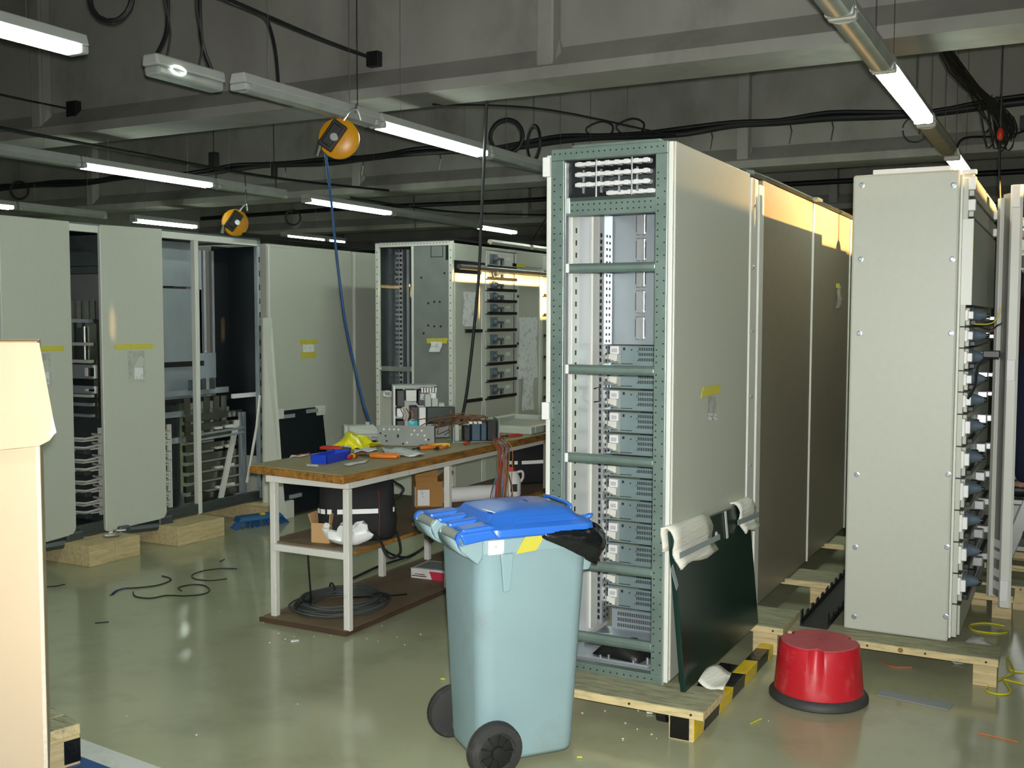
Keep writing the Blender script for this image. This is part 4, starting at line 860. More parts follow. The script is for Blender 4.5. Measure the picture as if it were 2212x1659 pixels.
# bay 2, wide open
QX = -5.80
b2 = bay(5.30, 6.42, 'left cabinet with a wide open bay full of horizontal busbars', xf=QX)
bx('middle_post', M_cream, b2, QX-0.0400, QX+.002, 5.795, 5.83, .14, 2.19, .003)
bx('dark_side_wall', M_navygap, b2, QX-0.5060, QX-0.0400, 6.40, 6.412, .5, 2.19)
bx('upper_sheet', M_steel, b2, QX-0.3410, QX-0.3300, 5.34, 6.12, 1.86, 2.2); bx('lower_sheet', M_steel, b2, QX-0.3135, QX-0.3025, 5.34, 6.12, 1.28, 1.84)
bx('sheet_foot', M_steel, b2, QX-0.3410, QX-0.3300, 5.34, 6.12, .98, 1.24); bx('dark_rail', M_black, b2, QX-0.3025, QX-0.2860, 5.34, 6.12, 1.24, 1.28)
for y in (6.10, 6.14, 6.22): bx('vertical_rail', M_brite, b2, QX-0.3300, QX-0.3025, y, y+.022, .95, 2.15)
bx('mount_plate', M_steel, b2, QX-0.3080, QX-0.2915, 6.08, 6.24, 1.14, 1.34, .003)
for z in (1.02, .86, .66): bx('bracket', M_steel, b2, QX-0.2475, QX-0.2255, 5.34, 6.30, z, z+.045, .002)
for z in (1.0,): bx('dark_bar', M_black, b2, QX-0.2420, QX-0.2200, 5.34, 6.30, z-.035, z)
for y in (5.42, 5.92, 6.04): bx('breaker', M_dsteel, b2, QX-0.2310, QX-0.1815, y, y+.09, 1.06, 1.14, .003); bx('contact', M_brite, b2, QX-0.1870, QX-0.1788, y+.005, y+.03, 1.06, 1.15)
for y in (5.86, 5.95, 6.04, 6.13, 6.2): bx('drop_bar', M_tin, b2, QX-0.2090, QX-0.2035, y, y+.055, .72, 1.0)
bx('white_rail', M_white, b2, QX-0.0550, QX-0.0330, 6.16, 6.40, .985, 1.02, .003)
contacts(b2, QX-.06, 5.42, 5.62, .26, 4, .15)
for k in range(9):
    z = .20+k*.078
    bx('horizontal_busbar', M_tin, b2, QX-0.198-.01*(k % 2), QX-0.1705, 5.84, 6.38, z, z+.052, .002)
    if k % 2: bx('insulator', M_shine, b2, QX-0.1705, QX-0.1430, 6.20, 6.27, z-.005, z+.02, .003); bx('insulator', M_shine, b2, QX-0.1705, QX-0.1430, 6.10, 6.16, z-.005, z+.015, .003)
for y in (6.30, 6.34): bx('vertical_strip', M_steel, b2, QX-0.1320, QX-0.1100, y, y+.018, .2, .86)
MB().prism([(QX-0.1210, 6.10, .20), (QX-0.1210, 6.14, .20), (QX-0.1210, 6.31, .80), (QX-0.1210, 6.27, .80)], (-.02, 0, 0)).build('slanting_bar', M_cream, b2)
for z in (.70, .74): MB().cyl((QX-0.0550, 5.83, z-.01), (QX-0.0550, 6.28, z+.005), .010, 8).build('rod', M_steel, b2)
MB().tube([(QX-0.0500, 6.30, .30), (QX+.03, 6.33, .75), (QX+.05, 6.345, 1.0)], .012, 6).build('strut', M_cream, b2, smooth=60)
bx('bright_edge', M_brite, b2, QX-0.0020, QX+.004, 6.388, 6.415, .25, 2.19)
b = MB()
for i in range(17): b.box(QX+.004, QX+.0055, 6.396, 6.406, .3+i*.11, .345+i*.11)
stuff(b.build('slot', M_dark, b2))
bx('dark_back_panel', M_navygap, b2, QX-.33, QX-.32, 6.245, 6.40, .95, 2.19)
b2.location.y = 5.955; b2.scale.y = 1.16
# the two ajar grey panels
def bigpanel(y0, y1, x0, x1, label, tapez, wide):
    c = Vector((x0, y0, .14)); ang = math.atan2(-(x1-x0), y1-y0); L = math.hypot(x1-x0, y1-y0)
    e = E('cover_panel', label, 'panel', c, ang); r = .05; H = 2.095
    pts = [(0, 0), (0, H), (L, H), (L, .03+r)]+[(L-r+r*math.cos(R(a)), .03+r-r*math.sin(R(a))) for a in (30, 60, 90)]
    MB().prism([(0, y, z+.01) for y, z in pts], (-.03, 0, 0)).build('sheet', M_panel, e, bev=.003)
    bx('edge', M_cream, e, -.03, .004, -.006, 0, .02, H, .002)
    z = tapez
    part(bx('tape', M_tape, e, .0005, .002, L*(.5-wide/2), L*(.5+wide/2), z, z+.035), 'yellow tape strip')
    g = [[(.002+.012*math.sin(u*5+v*3)*v, L*(.39+.28*u), z-.01-.22*v) for u in [i/6 for i in range(7)]] for v in [j/7 for j in range(8)]]
    part(MB().grid(g).build('label_bag', M_bag, e, smooth=60), 'clear plastic bag'); bx('slip', M_paper, e, .016, .018, L*.48, L*.62, z-.21, z-.13)
    # grey transport corner pieces under the panel
    MB().tube([(-.03, L*.22, .0), (-.03, L*1.02, -.02)], .03, 6).build('transport_rail', M_dsteel, e); MB().box(-.06, .03, L*.17, L*.36, -.045, .035).build('transport_corner', M_dsteel, e, bev=.012)
    MB().box(-.10, .0, L*.86, L*1.12, -.05, .06).build('transport_corner', M_dsteel, e, bev=.015)
    return e
bigpanel(4.30, 4.80, -5.845, -5.83, 'leftmost grey panel, partly hidden by the cardboard box', 1.26, .75)
bigpanel(5.06, 5.50, -5.845, -5.73, 'grey panel with yellow tape strip and bag left of the wide busbar bay', 1.26, .62)
bits = EW('bolt_parts', 'small pile of bright steel brackets on the wooden block at left', 'brackets', (-5.72, 5.0, .14))
for i in range(6): MB().cbox((-5.74+.03*(i % 3), 4.97+.035*(i//2), .150+.006*i), (.03, .012, .004), Matrix.Rotation(i*.8, 3, 'Z')).build('bracket', M_brite, bits)
for k, (y0, y1, x1, lb) in enumerate(((4.71, 5.13, -5.60, 'pale wooden support block under the narrow slot at left'), (5.44, 5.90, -5.56, 'pale wooden support block under the wide busbar bay at left'), (6.46, 6.75, -5.62, 'wooden support block behind the standing dark panel'))):
    e = EW('support_block', lb, 'block', (-5.9, (y0+y1)/2, 0)); ym = (y0+y1)/2
    bx('beam', M_woody, e, -6.6, x1, y0, ym-.002, 0, .138, .004); bx('beam', M_woody, e, -6.6, x1, ym+.002, y1, 0, .138, .004)
    bx('plank', M_wood, e, -6.6, x1+.005, y0-.03, y1-.0, .120, .1395, .003) if k == 2 else None
# section two: closed cabinets
def closed(y0, y1, label, xf=-5.74):
    e = EW('switchgear_cabinet', label, 'cabinet', (xf-.45, (y0+y1)/2, .0)); bx('body', M_panel, e, xf-.9, xf-.022, y0+.01, y1-.01, .02, 2.215, .004)
    bx('side_panel', M_panel, e, xf-.02, xf, y0+.02, y1-.02, .12, 2.19, .004); bx('edge_strip', M_cream, e, xf-.02, xf+.006, y0, y0+.018, .1, 2.20, .003); return e
k1 = closed(6.62, 7.76, 'closed grey cabinet with a yellow taped note behind the workbench end'); k2 = closed(7.77, 9.1, 'closed pale cabinet between the taped cabinet and the open frame cabinet')
for z0, z1, M, w_ in ((1.395, 1.435, M_tape, .11), (1.28, 1.33, M_tape, .10), (1.33, 1.395, M_paper, .07)): part(bx('note', M, k1, -5.74, -5.737, 7.12-w_, 7.12+w_, z0, z1), 'taped note')
o = tag(MB().tube([(-5.70, 6.3, 2.262), (-5.70, 8.9, 2.262)], .016, 6).build('roof_rail', M_black), 'black rail lying along the tops of the left cabinets', 'rail')
o = tag(MB().prism([(-5.72, 6.50, .02), (-5.58, 6.60, .02), (-5.70, 6.60, 1.62), (-5.73, 6.53, 1.62)], (.012, 0, 0)).build('leaning_board', M_panel), 'narrow grey board leaning on the closed cabinet beside the busbar bay', 'board')
# standing dark panels with foam corners, behind the bench
s1 = EW('foam_wrapped_board', 'dark panel with foam corners standing against the closed cabinet behind the bench', 'panel', (-5.62, 6.93, 0))
MB().prism([(-5.60, 6.63, .02), (-5.60, 7.25, .02), (-5.70, 7.25, .86), (-5.70, 6.63, .86)], (-.02, 0, 0)).build('sheet', M_navygap, s1, bev=.003)
for y0, y1, z0, z1, x in ((6.62, 6.72, .80, .88, -5.685), (7.16, 7.26, .79, .87, -5.685), (6.62, 6.72, .0, .14, -5.59), (7.16, 7.26, .0, .10, -5.59)): bx('foam_corner', M_foam, s1, x-.03, x+.012, y0, y1, z0, z1, .004)
for y0, y1, z in ((6.70, 6.86, .80), (7.02, 7.16, .82), (6.7, 6.84, .15)): bx('tape', M_gtape, s1, -5.69 if z > .5 else -5.615, -5.675 if z > .5 else -5.595, y0, y1, z, z+.03)
bx('edge', M_gtape, s1, -5.70, -5.68, 6.612, 6.628, .03, .85)
# red emergency switches under the bench, far
sw = EW('switch_box', 'pale box with two red switch knobs on the closed cabinet seen under the bench', 'switch', (-5.70, 7.3, .3))
bx('box', M_panel, sw, -5.735, -5.68, 7.28, 7.62, .30, .56, .006)
for y in (7.36, 7.52): MB().lathe((-5.68, y, .42), (1, 0, 0), [(.055, 0), (.055, .015), (.03, .02), (.025, .05)], 12).build('red_knob', M_red, sw, smooth=40)
# blue brush on the floor
br = E('floor_brush', 'blue brush head lying on the floor left of the bench legs', 'brush', (-5.60, 6.32, 0), R(70))
MB().prism([(-.20, -.06, .05), (.20, -.06, .05), (.17, -.04, .085), (-.17, -.04, .085)], (0, .11, 0)).build('head', mat('brush_blue', '#235e8c', .5), br, bev=.01)
b = MB(); rnd = random.Random(2)
for i in range(90):
    x, y = rnd.uniform(-.19, .19), rnd.uniform(-.05, .045); b.cyl((x, y, .05), (x*1.25, y*1.6, .001), .006, 4)
stuff(b.build('bristles', M_bluehose, br)); MB().cbox((.02, -.02, .09), (.02, .015, .008)).build('socket', M_yel, br, bev=.004)
# ================================================================ MIDDLE CABINET ROW
MX, MY = -4.38, 7.25
mf = EW('switchgear_cabinet', 'open frame cabinet behind the bench at the end of the drawer cabinet row', 'cabinet', (-4.8, 7.6, .14))
X0 = -5.14
for x in (X0, MX-.05): 
    o = bx('post', M_cream, mf, x, x+.035, MY, MY+.03, .16, 2.235, .003); stuff(dots(MB(), [(x+.018, MY, .3+i*.06) for i in range(32)], (1, -1), .005).build('perforation', M_dark, o))
o = bx('top_rail', M_cream, mf, X0+.036, MX-.051, MY, MY+.03, 2.20, 2.238, .003); stuff(dots(MB(), [(X0+.06+i*.03, MY, 2.22) for i in range(22)], (1, -1), .004).build('perforation', M_dark, o))
bx('roof', M_black, mf, X0-.01, MX-.015, MY-.01, MY+.99, 2.239, 2.252)
M_gpl = mat('grey_plate', '#8d948f', .45, .3, var=.08, scale=8)
xm = P(893, 700, 1, MY).x
bx('plate', M_gpl, mf, xm, MX-.051, MY+.005, MY+.012, .16, 2.20, .002)
b = MB()
for px, py in ((925, 655), (938, 652), (950, 652), (925, 703), (938, 705), (952, 705), (910, 600), (960, 590), (915, 720), (958, 740)): q = P(px, py, 1, MY+.004); b.cyl((q.x, MY+.003, q.z), (q.x, MY+.005, q.z), .009, 8)
q0_, q1_ = P(930, 527, 1, MY), P(955, 555, 1, MY)
for a in ((q0_.x, q1_.x, q0_.z, q0_.z+.005), (q0_.x, q1_.x, q1_.z, q1_.z+.005), (q0_.x, q0_.x+.005, q1_.z, q0_.z), (q1_.x, q1_.x+.005, q1_.z, q0_.z)): b.box(a[0], a[1], MY+.003, MY+.005, a[2], a[3])
q = P(965, 545, 1, MY); b.box(q.x-.012, q.x+.012, MY+.003, MY+.005, q.z-.06, q.z+.055)
stuff(b.build('cut_outs', M_dark, mf))
part(MB().prism([P(922, 742, 1, MY+.003), P(965, 742, 1, MY+.003), P(968, 730, 1, MY+.003), P(922, 731, 1, MY+.003)], (0, -.002, 0)).build('tape', M_tape, mf), 'yellow tape')
g = [[P(930+24*u+2*math.sin(v*5), 738+22*v, 1, MY)+Vector((0, -.002-.014*v*(1+math.sin(u*7))*.5, 0)) for u in [i/5 for i in range(6)]] for v in [j/5 for j in range(6)]]
part(MB().grid(g).build('label_bag', M_paper, mf, smooth=60), 'small white bag')
bx('middle_post', M_cream, mf, xm-.02, xm, MY, MY+.03, .16, 2.20, .002)
bx('left_wall', M_dsteel, mf, X0+.002, X0+.012, MY+.03, MY+.95, .16, 2.2); bx('back_wall', M_dsteel, mf, X0, xm+.3, MY+.94, MY+.95, .16, 2.2)
for px, w_, M in ((853, .012, M_panel), (860, .012, M_cream), (869, .018, M_brite), (878, .012, M_dsteel), (884, .012, M_steel)):
    x = P(px, 700, 1, MY+.35).x; o = bx('inner_rail', M, mf, x-w_, x+w_, MY+.33, MY+.35, .16, 2.2)
    if M == M_brite:
        b = MB()
        for i in range(48): b.box(x-.010, x+.010, MY+.328, MY+.33, .3+i*.04, .32+i*.04)
        stuff(b.build('slot', M_dark, o))
z = P(855, 797, 1, MY).z; o = bx('crossbar', M_gpl, mf, X0+.036, xm-.021, MY+.005, MY+.03, z-.02, z+.02, .003); bx('clip', M_white, o, X0+.036, X0+.055, MY, MY+.005, z-.008, z+.012)
bx('lower_door', M_panel, mf, X0+.005, xm-.021, MY+.008, MY+.02, .16, P(840, 845, 1, MY).z, .002)
q = P(838, 851, 1, MY); b = MB(); b.tube([(q.x+.038*math.copysign(abs(math.cos(t))**.6, math.cos(t)), MY-.004, q.z+.021*math.copysign(abs(math.sin(t))**.6, math.sin(t))) for t in [i*math.pi/12 for i in range(24)]], .009, 6, True); b.build('grip_ring', M_white, mf, smooth=60)
# drawer cabinet row facing right
dr_ = EW('drawer_cabinet', 'long cabinet with columns of drawers and rotary switches behind the bench', 'cabinet', (-4.8, 9.5, .14))
def yat(px): return P(px, 700, 0, MX).y
yc = [yat(982), yat(1045), yat(1116), yat(1165)]; yE = 13.0
bx('body', M_panel, dr_, MX-.8, MX-.012, MY+.96, yE, .15, 2.22, .004); bx('roof', M_black, dr_, MX-.8, MX-.005, MY+1.0, yE, 2.221, 2.236)
def zat(px, py): return P(px, py, 0, MX).z
bx('top_band', M_panel, dr_, MX-.012, MX+.002, yc[0], yE, 2.08, 2.215, .003)
o = MB().tube([(MX+.03, yc[0]+.02, 2.03), (MX+.03, yE, 2.03)], .022, 8).build('lifting_bar', M_dsteel, dr_, smooth=60)
bx('column_door', M_panel, dr_, MX-.012, MX, yc[0]+.01, yc[1]-.02, .16, 1.98, .003)
b = MB()
for py in (715, 866): 
    z = zat(1010, py); bx('handle_strip', M_black, dr_, MX, MX+.02, yc[0]+.16, yc[1]-.05, z-.014, z+.014, .003)
for y0 in (yc[1]-.02, yc[2], yc[3]+.02): bx('column_strip', M_cream, dr_, MX-.012, MX+.004, y0-.02, y0+.035, .16, 2.06, .002)
hs = [580, 605, 629, 653, 679, 715, 751, 787, 823, 858]
zz = [zat(1080, h) for h in hs]; zz0 = zat(1080, 556)
def mdrawer(y0, y1, z0, z1, lit):
    o = bx('drawer', M_cream if lit else M_panel, dr_, MX-.012, MX+.004, y0, y1, z0+.004, z1-.004, .003); zm = (z0+z1)/2; L = y1-y0; h = z1-z0  # sunlight on the top drawers put into a paler base colour
    bx('handle_strip', M_black, o, MX+.004, MX+.022, y0+.02, y1-.02, z0-.003, z0+.022, .003)
    MB().box(MX+.004, MX+.010, y0+.10*L, y0+.36*L, zm-.30*h, zm+.33*h).build('escutcheon', M_gpl, o, bev=.004)
    MB().lathe((MX+.010, y0+.22*L, zm+.02*h), (1, 0, 0), [(.036, 0), (.036, .012), (.022, .016), (.018, .04)], 12).build('rotary_switch', M_knob, o, smooth=40)
    MB().cbox((MX+.045, y0+.30*L, zm+.02*h), (.008, .06, .010)).build('switch_lever', M_knob, o, bev=.003)
    bx('latch', M_brite, o, MX+.004, MX+.02, y0+.50*L, y0+.53*L, zm-.28*h, zm+.02*h); bx('slot', M_dark, o, MX+.004, MX+.012, y0+.46*L, y0+.495*L, zm-.32*h, zm+.05*h)
    bx('label', M_white, o, MX+.004, MX+.006, y0+.64*L, y0+.78*L, zm, zm+.2*h); bx('edge_gap', M_dark, o, MX+.004, MX+.006, y0+.90*L, y0+.915*L, zm-.4*h, zm+.4*h)
zlist = [zz0+.05]+zz
for i in range(len(hs)): mdrawer(yc[1]+.03, yc[2]-.01, zz[i], zlist[i], i < 4)
for py in (742, 795, 640): 
    z = zat(1118, py); MB().cyl((MX, yc[2]+.01, z), (MX+.012, yc[2]+.01, z), .012, 8).build('lock', M_black, dr_)
bx('column_door', M_panel, dr_, MX-.012, MX, yc[2]+.04, yc[3]-.01, .16, 2.05, .003)
bx('blank_panel', M_panel, dr_, MX-.012, MX+.002, yc[1]+.03, yc[2]-.01, .16, zz[-1]-.01, .003); bx('blank_panel', M_panel, dr_, MX-.012, MX+.002, yc[1]+.03, yc[2]-.01, zz0+.055, 2.05, .003)
for i, py in enumerate((590, 640, 682, 727, 773, 818, 860)):
    z = zat(1175, py); mdrawer(yc[3]+.06, yc[3]+1.3, z, z+.16, i < 1)
def sheet(px0, py0, px1, py1, lab):
    a, c = P(px0, py0, 0, MX+.012), P(px1, py1, 0, MX+.012); part(MB().grid([[(MX+.014+.006*math.sin(i*2+j), a.y+(c.y-a.y)*i/4, a.z+(c.z-a.z)*j/6) for i in range(5)] for j in range(7)]).build('paper_sheet', M_paper, dr_, smooth=60), lab)
sheet(1000, 630, 1028, 705, 'paper sheet taped on the first door'); sheet(1120, 685, 1160, 815, 'long paper sheet taped on the second door'); sheet(1128, 815, 1152, 884, 'lower paper sheet')
part(MB().prism([(MX+.003, yc[1]+.5, zat(1080, 566)), (MX+.003, yc[1]+.75, zat(1080, 566)), (MX+.003, yc[1]+.75, zat(1080, 573)), (MX+.003, yc[1]+.5, zat(1080, 573))], (.001, 0, 0)).build('tape', M_tape, dr_), 'yellow tape')
M_film = mat('film_scrap', '#b9b6a6', .4, var=.2)
for i, (px, w_) in enumerate(((1060, .9), (1150, .8))):
    y = yat(px); tag(MB().tube([(MX-.01, y, 2.262), (MX-.01, y+w_*.8, 2.262)], .024, 6).build('roof_bar', M_film), 'pale rolled strip on the drawer cabinet roof, ' + ('nearer one' if i == 0 else 'farther one'), 'strip')
# ================================================================ WORKBENCH
M_top = mat('worn_bench_top', '#a08d5e', .55, var=.2, scale=5, stretch=(8, 1.2, 8), dirt='#8f9078', dscale=5, dlo=.42, dhi=.62)
M_edge = mat('bench_edge_wood', '#9a6d30', .6, var=.35, scale=6, stretch=(6, 1.5, 6), dirt='#4a2c14', dscale=7, dlo=.52, dhi=.68)
M_dedge = mat('dark_board_edge', '#4d3b2c', .7, var=.2)
M_board = mat('shelf_board', '#7a6a52', .7, var=.2, scale=4, dirt='#5d5748', dscale=4)
M_leg = mat('white_tube', '#dcdcd4', .4, var=.04, dirt='#b4b2a6', dscale=9, dlo=.6, dhi=.75)
wb = EW('workbench', 'long white framed workbench with a worn wooden top and two lower boards', 'workbench', (-3.5, 5.7, 0))
o = MB().prism([(-3.885, 4.315, .79), (-3.205, 4.235, .79), (-3.165, 7.3, .79), (-3.86, 7.3, .79)], (0, 0, .040)).build('edge_board', M_edge, wb, bev=.006)
MB().prism([(-3.88, 4.32, .83), (-3.21, 4.242, .83), (-3.17, 7.295, .83), (-3.855, 7.295, .83)], (0, 0, .006)).build('tabletop', M_top, wb, bev=.002)
for x, ys_ in ((-3.262, (4.305, 5.28, 6.6)), (-3.762, (4.33, 5.32, 5.84, 6.95))):
    for y in ys_: bx('leg', M_leg, wb, x, x+.036, y, y+.036, .02, .752, .004)
for y in (4.305,): bx('frame_tube', M_leg, wb, -3.765, -3.226, y-.001, y+.030, .753, .789, .004)
for x in (-3.262, -3.762): bx('frame_tube', M_leg, wb, x, x+.034, 4.336, 7.2, .753, .789, .004)
bx('shelf_tube', M_leg, wb, -3.726, -3.262, 4.308, 4.338, .388, .424, .004)
o = bx('shelf_board', M_board, wb, -3.79, -3.225, 4.345, 6.9, .414, .432, .003); bx('board_edge', M_edge, o, -3.224, -3.215, 4.35, 6.9, .412, .433)
o = bx('bottom_board', M_board, wb, -3.80, -3.235, 4.29, 6.9, .004, .028, .004); bx('board_edge', M_dedge, o, -3.80, -3.235, 4.282, 4.289, .004, .0275); bx('board_edge', M_dedge, o, -3.234, -3.227, 4.285, 6.9, .004, .0275)
TZ = .8365
def T(px, py): return P(px, py, 2, TZ)
# blue tray
M_tray = mat('tray_blue', '#2145c4', .4, var=.05)
A, Bp, Cp = T(671, 1001), T(705, 1003), T(757, 990); Dp = A+Cp-Bp; ctr = (A+Bp+Cp+Dp)/4
ty = E('parts_tray', 'open blue plastic tray on the near end of the bench', 'tray', ctr); q4 = [v-ctr for v in (A, Bp, Cp, Dp)]
MB().prism([v*.96 for v in q4], (0, 0, .003)).build('bottom', M_tray, ty)
for i in range(4):
    a, c = q4[i], q4[(i+1) % 4]; k = Vector((0, 0, .046)); MB().prism([a*.96, c*.96, c*1.04+k, a*1.04+k], -(a+c)*.04).build('side', M_tray, ty, bev=.0015)
# hand tools
M_org = mat('handle_orange', '#e07a1c', .45, var=.08); M_dkg = mat('tool_steel', '#3d423c', .35, .6)
def screwdriver(p0, p1, p2, Ma, Mb, label, r=.014):
    p0, p1, p2 = Vector(p0), Vector(p1), Vector(p2); e = E('screwdriver', label, 'screwdriver', p0)
    d = (p1-p0); L = d.length
    MB().lathe((0, 0, r), d, [(r*.6, 0), (r, L*.12), (r*1.05, L*.4), (r*.8, L*.6), (r*1.0, L*.8), (r*.6, L)], 10).build('handle', Ma, e, smooth=50)
    MB().lathe(d*.3+Vector((0, 0, r)), d, [(r*1.06, 0), (r*1.12, L*.15), (r*.9, L*.3)], 10).build('grip_band', Mb, e, smooth=50)
    MB().cyl(d+Vector((0, 0, r)), p2-p0+Vector((0, 0, r*.5)), .0035, 6).build('shaft', M_red, e)
screwdriver(T(752, 993), T(773, 988), T(792, 982), M_red, M_yel, 'red and yellow screwdriver beside the blue tray')
screwdriver(T(1075, 946), T(1087, 945), T(1103, 942), M_org, M_org, 'orange handled screwdriver right of the wire bundle', .012)
def pliers(c, ang, label, M1, s=1.0):
    e = E('pliers', label, 'pliers', c, ang)
    for k in (1, -1):
        MB().tube(smoothpath([(0, .004*k, .012), (.04*s, .020*k*s, .012), (.09*s, .026*k*s, .012), (.13*s, .020*k*s, .012)], 4), .0095*s, 8).build('handle', M1, e, smooth=60)
        MB().prism([(0, .002*k, .006), (0, .014*k*s, .006), (-.05*s, .006*k*s, .006), (-.055*s, 0, .006)], (0, 0, .010)).build('jaw', M_dkg, e, bev=.002)
    MB().cyl((0, 0, .004), (0, 0, .020), .011*s, 10).build('pivot', M_dkg, e); return e
pliers(T(800, 988), R(18), 'orange handled pliers lying in front of the white paper', M_org, 1.25)
pliers(T(905, 972), R(75), 'orange and black pliers in front of the perforated plate', M_org)
pliers(T(925, 966), R(35), 'yellow and black pliers leaning by the right end of the perforated plate', M_yel)
pliers(T(945, 972), R(100), 'second orange pliers right of the yellow ones', M_org, .9)
pliers(T(740, 972), R(200), 'red handled cutters left of the yellow bag', M_red)
screwdriver(T(1003, 962), T(1009, 960), T(1016, 957), M_red, M_org, 'small red screwdriver tip in front of the wired module', .012)
# papers and scraps
def sheetq(name, ps, label, M=M_paper, hump=.01, cat='paper'):
    a, b_, c, d = [T(*q) for q in ps]; g = []
    for j in range(7):
        v = j/6; g.append([((a*(1-u)+b_*u)*(1-v)+(d*(1-u)+c*u)*v)+Vector((0, 0, .003+hump*(math.sin(u*5+v*2)**2))) for u in [i/7 for i in range(8)]])
    return tag(MB().grid(g).build(name, M, smooth=70, solid=.001), label, cat)
sheetq('paper_sheet', ((838, 990), (918, 987), (900, 974), (822, 970)), 'white sheet of paper at the bench edge behind the orange pliers', hump=.016)
sheetq('paper_sheet', ((765, 979), (815, 976), (812, 968), (763, 973)), 'white sheet of paper in front of the yellow bag')
sheetq('paper_scrap', ((625, 990), (662, 986), (668, 982), (630, 985)), 'pale paper scraps left of the blue tray', hump=.004)
sheetq('paper_scrap', ((742, 1004), (795, 995), (790, 1000), (750, 1008)), 'white dusty scraps on the bench edge right of the tray', hump=.003)
sheetq('white_strip', ((662, 1007), (688, 1009), (688, 1005), (662, 1003)), 'short white plastic strip in front of the blue tray', M_white, .0, 'strip')
tag(MB().tube(smoothpath([T(640, 986)+Vector((0, 0, .006)), T(655, 984)+Vector((0, 0, .006)), T(668, 981)+Vector((0, 0, .006))], 3), .004, 5).build('red_wire', M_red, smooth=60), 'short red wire on the bench left of the tray', 'wire')
# yellow bag
M_ybag = mat('yellow_film', '#e5e01a', .3, var=.08, bump=.3, bscale=20)
c = T(758, 966); c2 = T(815, 966); e = E('yellow_bag', 'crumpled yellow plastic bag behind the blue tray', 'bag', c); rows = []
for j in range(9):
    v = j/8; rows.append([(-.10+.24*u+.02*math.sin(v*9), -.07+.20*v-.0*u, .004+(.085*math.sin(math.pi*min(1, u*1.25))**.8*math.sin(math.pi*v)**.6 if u < .8 else .02*math.sin(math.pi*v))+.008*math.sin(u*17+v*5)) for u in [i/14 for i in range(15)]])
MB().grid(rows).build('film', M_ybag, e, smooth=70, solid=.002)
b = MB()
for i in range(7): b.cyl((-.02+.012*i, -.075, .01+.004*(i % 3)), (-.01+.012*i, -.095, .014), .007, 8)
MB_ = b.build('screws', M_brite, e); stuff(MB_)
# perforated plate standing on edge
a, c = T(816, 962), T(938, 964); d = c-a; n = Vector((-d.y, d.x, 0)).normalized()
pl_ = E('perforated_plate', 'galvanised mounting plate with punched holes standing on the bench', 'plate', a); pl_.rotation_euler = (0, 0, math.atan2(d.y, d.x)); L = d.length
bx('sheet', M_gpl, pl_, 0, L, 0, .004, 0, .125, .001); bx('flange', M_gpl, pl_, L-.003, L, .004, .05, 0, .125); bx('base_flange', M_gpl, pl_, 0, L, .004, .06, 0, .003)
b = MB()
for x, z in ((.11, .10), (.21, .10), (.29, .10), (.37, .10), (.65, .095), (.78, .095), (.60, .07), (.71, .07), (.83, .065), (.52, .02), (.85, .04)): b.cyl((x*L, -.001, z), (x*L, .0, z), .006, 8)
stuff(b.build('bright_holes', M_shine, pl_)); b = MB()
for x, z in ((.14, .06), (.05, .075), (.36, .065), (.36, .055), (.16, .028), (.45, .012), (.9, .04)): b.box(x*L-.006, x*L+.006, -.001, 0, z-.005, z+.005)
stuff(b.build('dark_holes', M_dark, pl_))
# hanging socket box
M_sock = mat('socket_grey', '#b4bdb2', .4, var=.04)
c = P(785, 935, 0, -4.10); sb = E('socket_box', 'grey socket box hanging on the blue hose behind the bench', 'socket', c, R(42))
MB().prism([(-.10, -.05, -.045), (.10, -.05, -.045), (.10, -.05, .01), (.07, -.02, .05), (-.10, -.02, .05), (-.10, -.05, .02)], (0, .09, 0)).build('body', M_sock, sb, bev=.006)
bx('flange', M_sock, sb, -.13, -.10, -.055, .05, -.055, .055, .006); bx('shutter', M_gpl, sb, -.03, .095, -.056, -.05, -.04, .0, .003); MB().cbox(Matrix.Rotation(R(-42), 3, 'Z') @ Vector((.14, 0, .845-c.z)), (.16, .012, .004), Matrix.Rotation(R(-42), 3, 'Z')).build('bracket', M_steel, sb)
MB().cyl((.03, .02, .05), (.03, .02, .07), .015, 10).build('hose_nipple', M_sock, sb)
# opened control module
cm = E('control_module', 'opened control module with breakers, a dark relay and a turquoise disc on the bench', 'module', T(903, 943)); cm.rotation_euler = (0, 0, R(38))
bx('cover_plate', M_white, cm, -.165, -.155, -.05, .12, 0, .34, .002); bx('top_plate', M_gpl, cm, -.154, .12, -.02, .14, .335, .342); bx('back_plate', M_gpl, cm, -.154, .12, .13, .14, .0, .334)
for x0, x1, z0, z1, M in ((-.14, -.09, .20, .31, M_black), (-.08, -.01, .235, .31, M_cream), (.0, .07, .21, .31, M_black), (-.14, -.10, .13, .19, M_white), (-.14, -.09, .03, .11, M_black), (-.05, .0, .02, .20, M_black), (.01, .12, .24, .29, M_white)):
    bx('component', M, cm, x0, x1, -.02, .128, z0, z1, .004)
for i in range(6): bx('terminal', M_white, cm, .02+.018*i, .032+.018*i, -.03, .02, .292, .325, .002)
for i in range(3): bx('breaker', M_sock, cm, .04+.045*i, .082+.045*i, -.07, .02, .20-.01*i, .285-.03*i, .005)
bx('breaker_column', M_white, cm, .0, .045, -.09, -.022, 0, .20, .006); bx('relay', M_green, cm, .05, .235, -.10, -.02, .10, .205, .005)
MB().cyl((.205, -.101, .17), (.205, -.104, .17), .006, 8).build('red_led', M_red, cm); MB().lathe((-.035, -.03, .09), (0, -1, 0), [(.032, 0), (.032, .012), (.02, .015)], 18).build('turquoise_disc', mat('turquoise', '#1fb4c4', .4), cm, smooth=40)
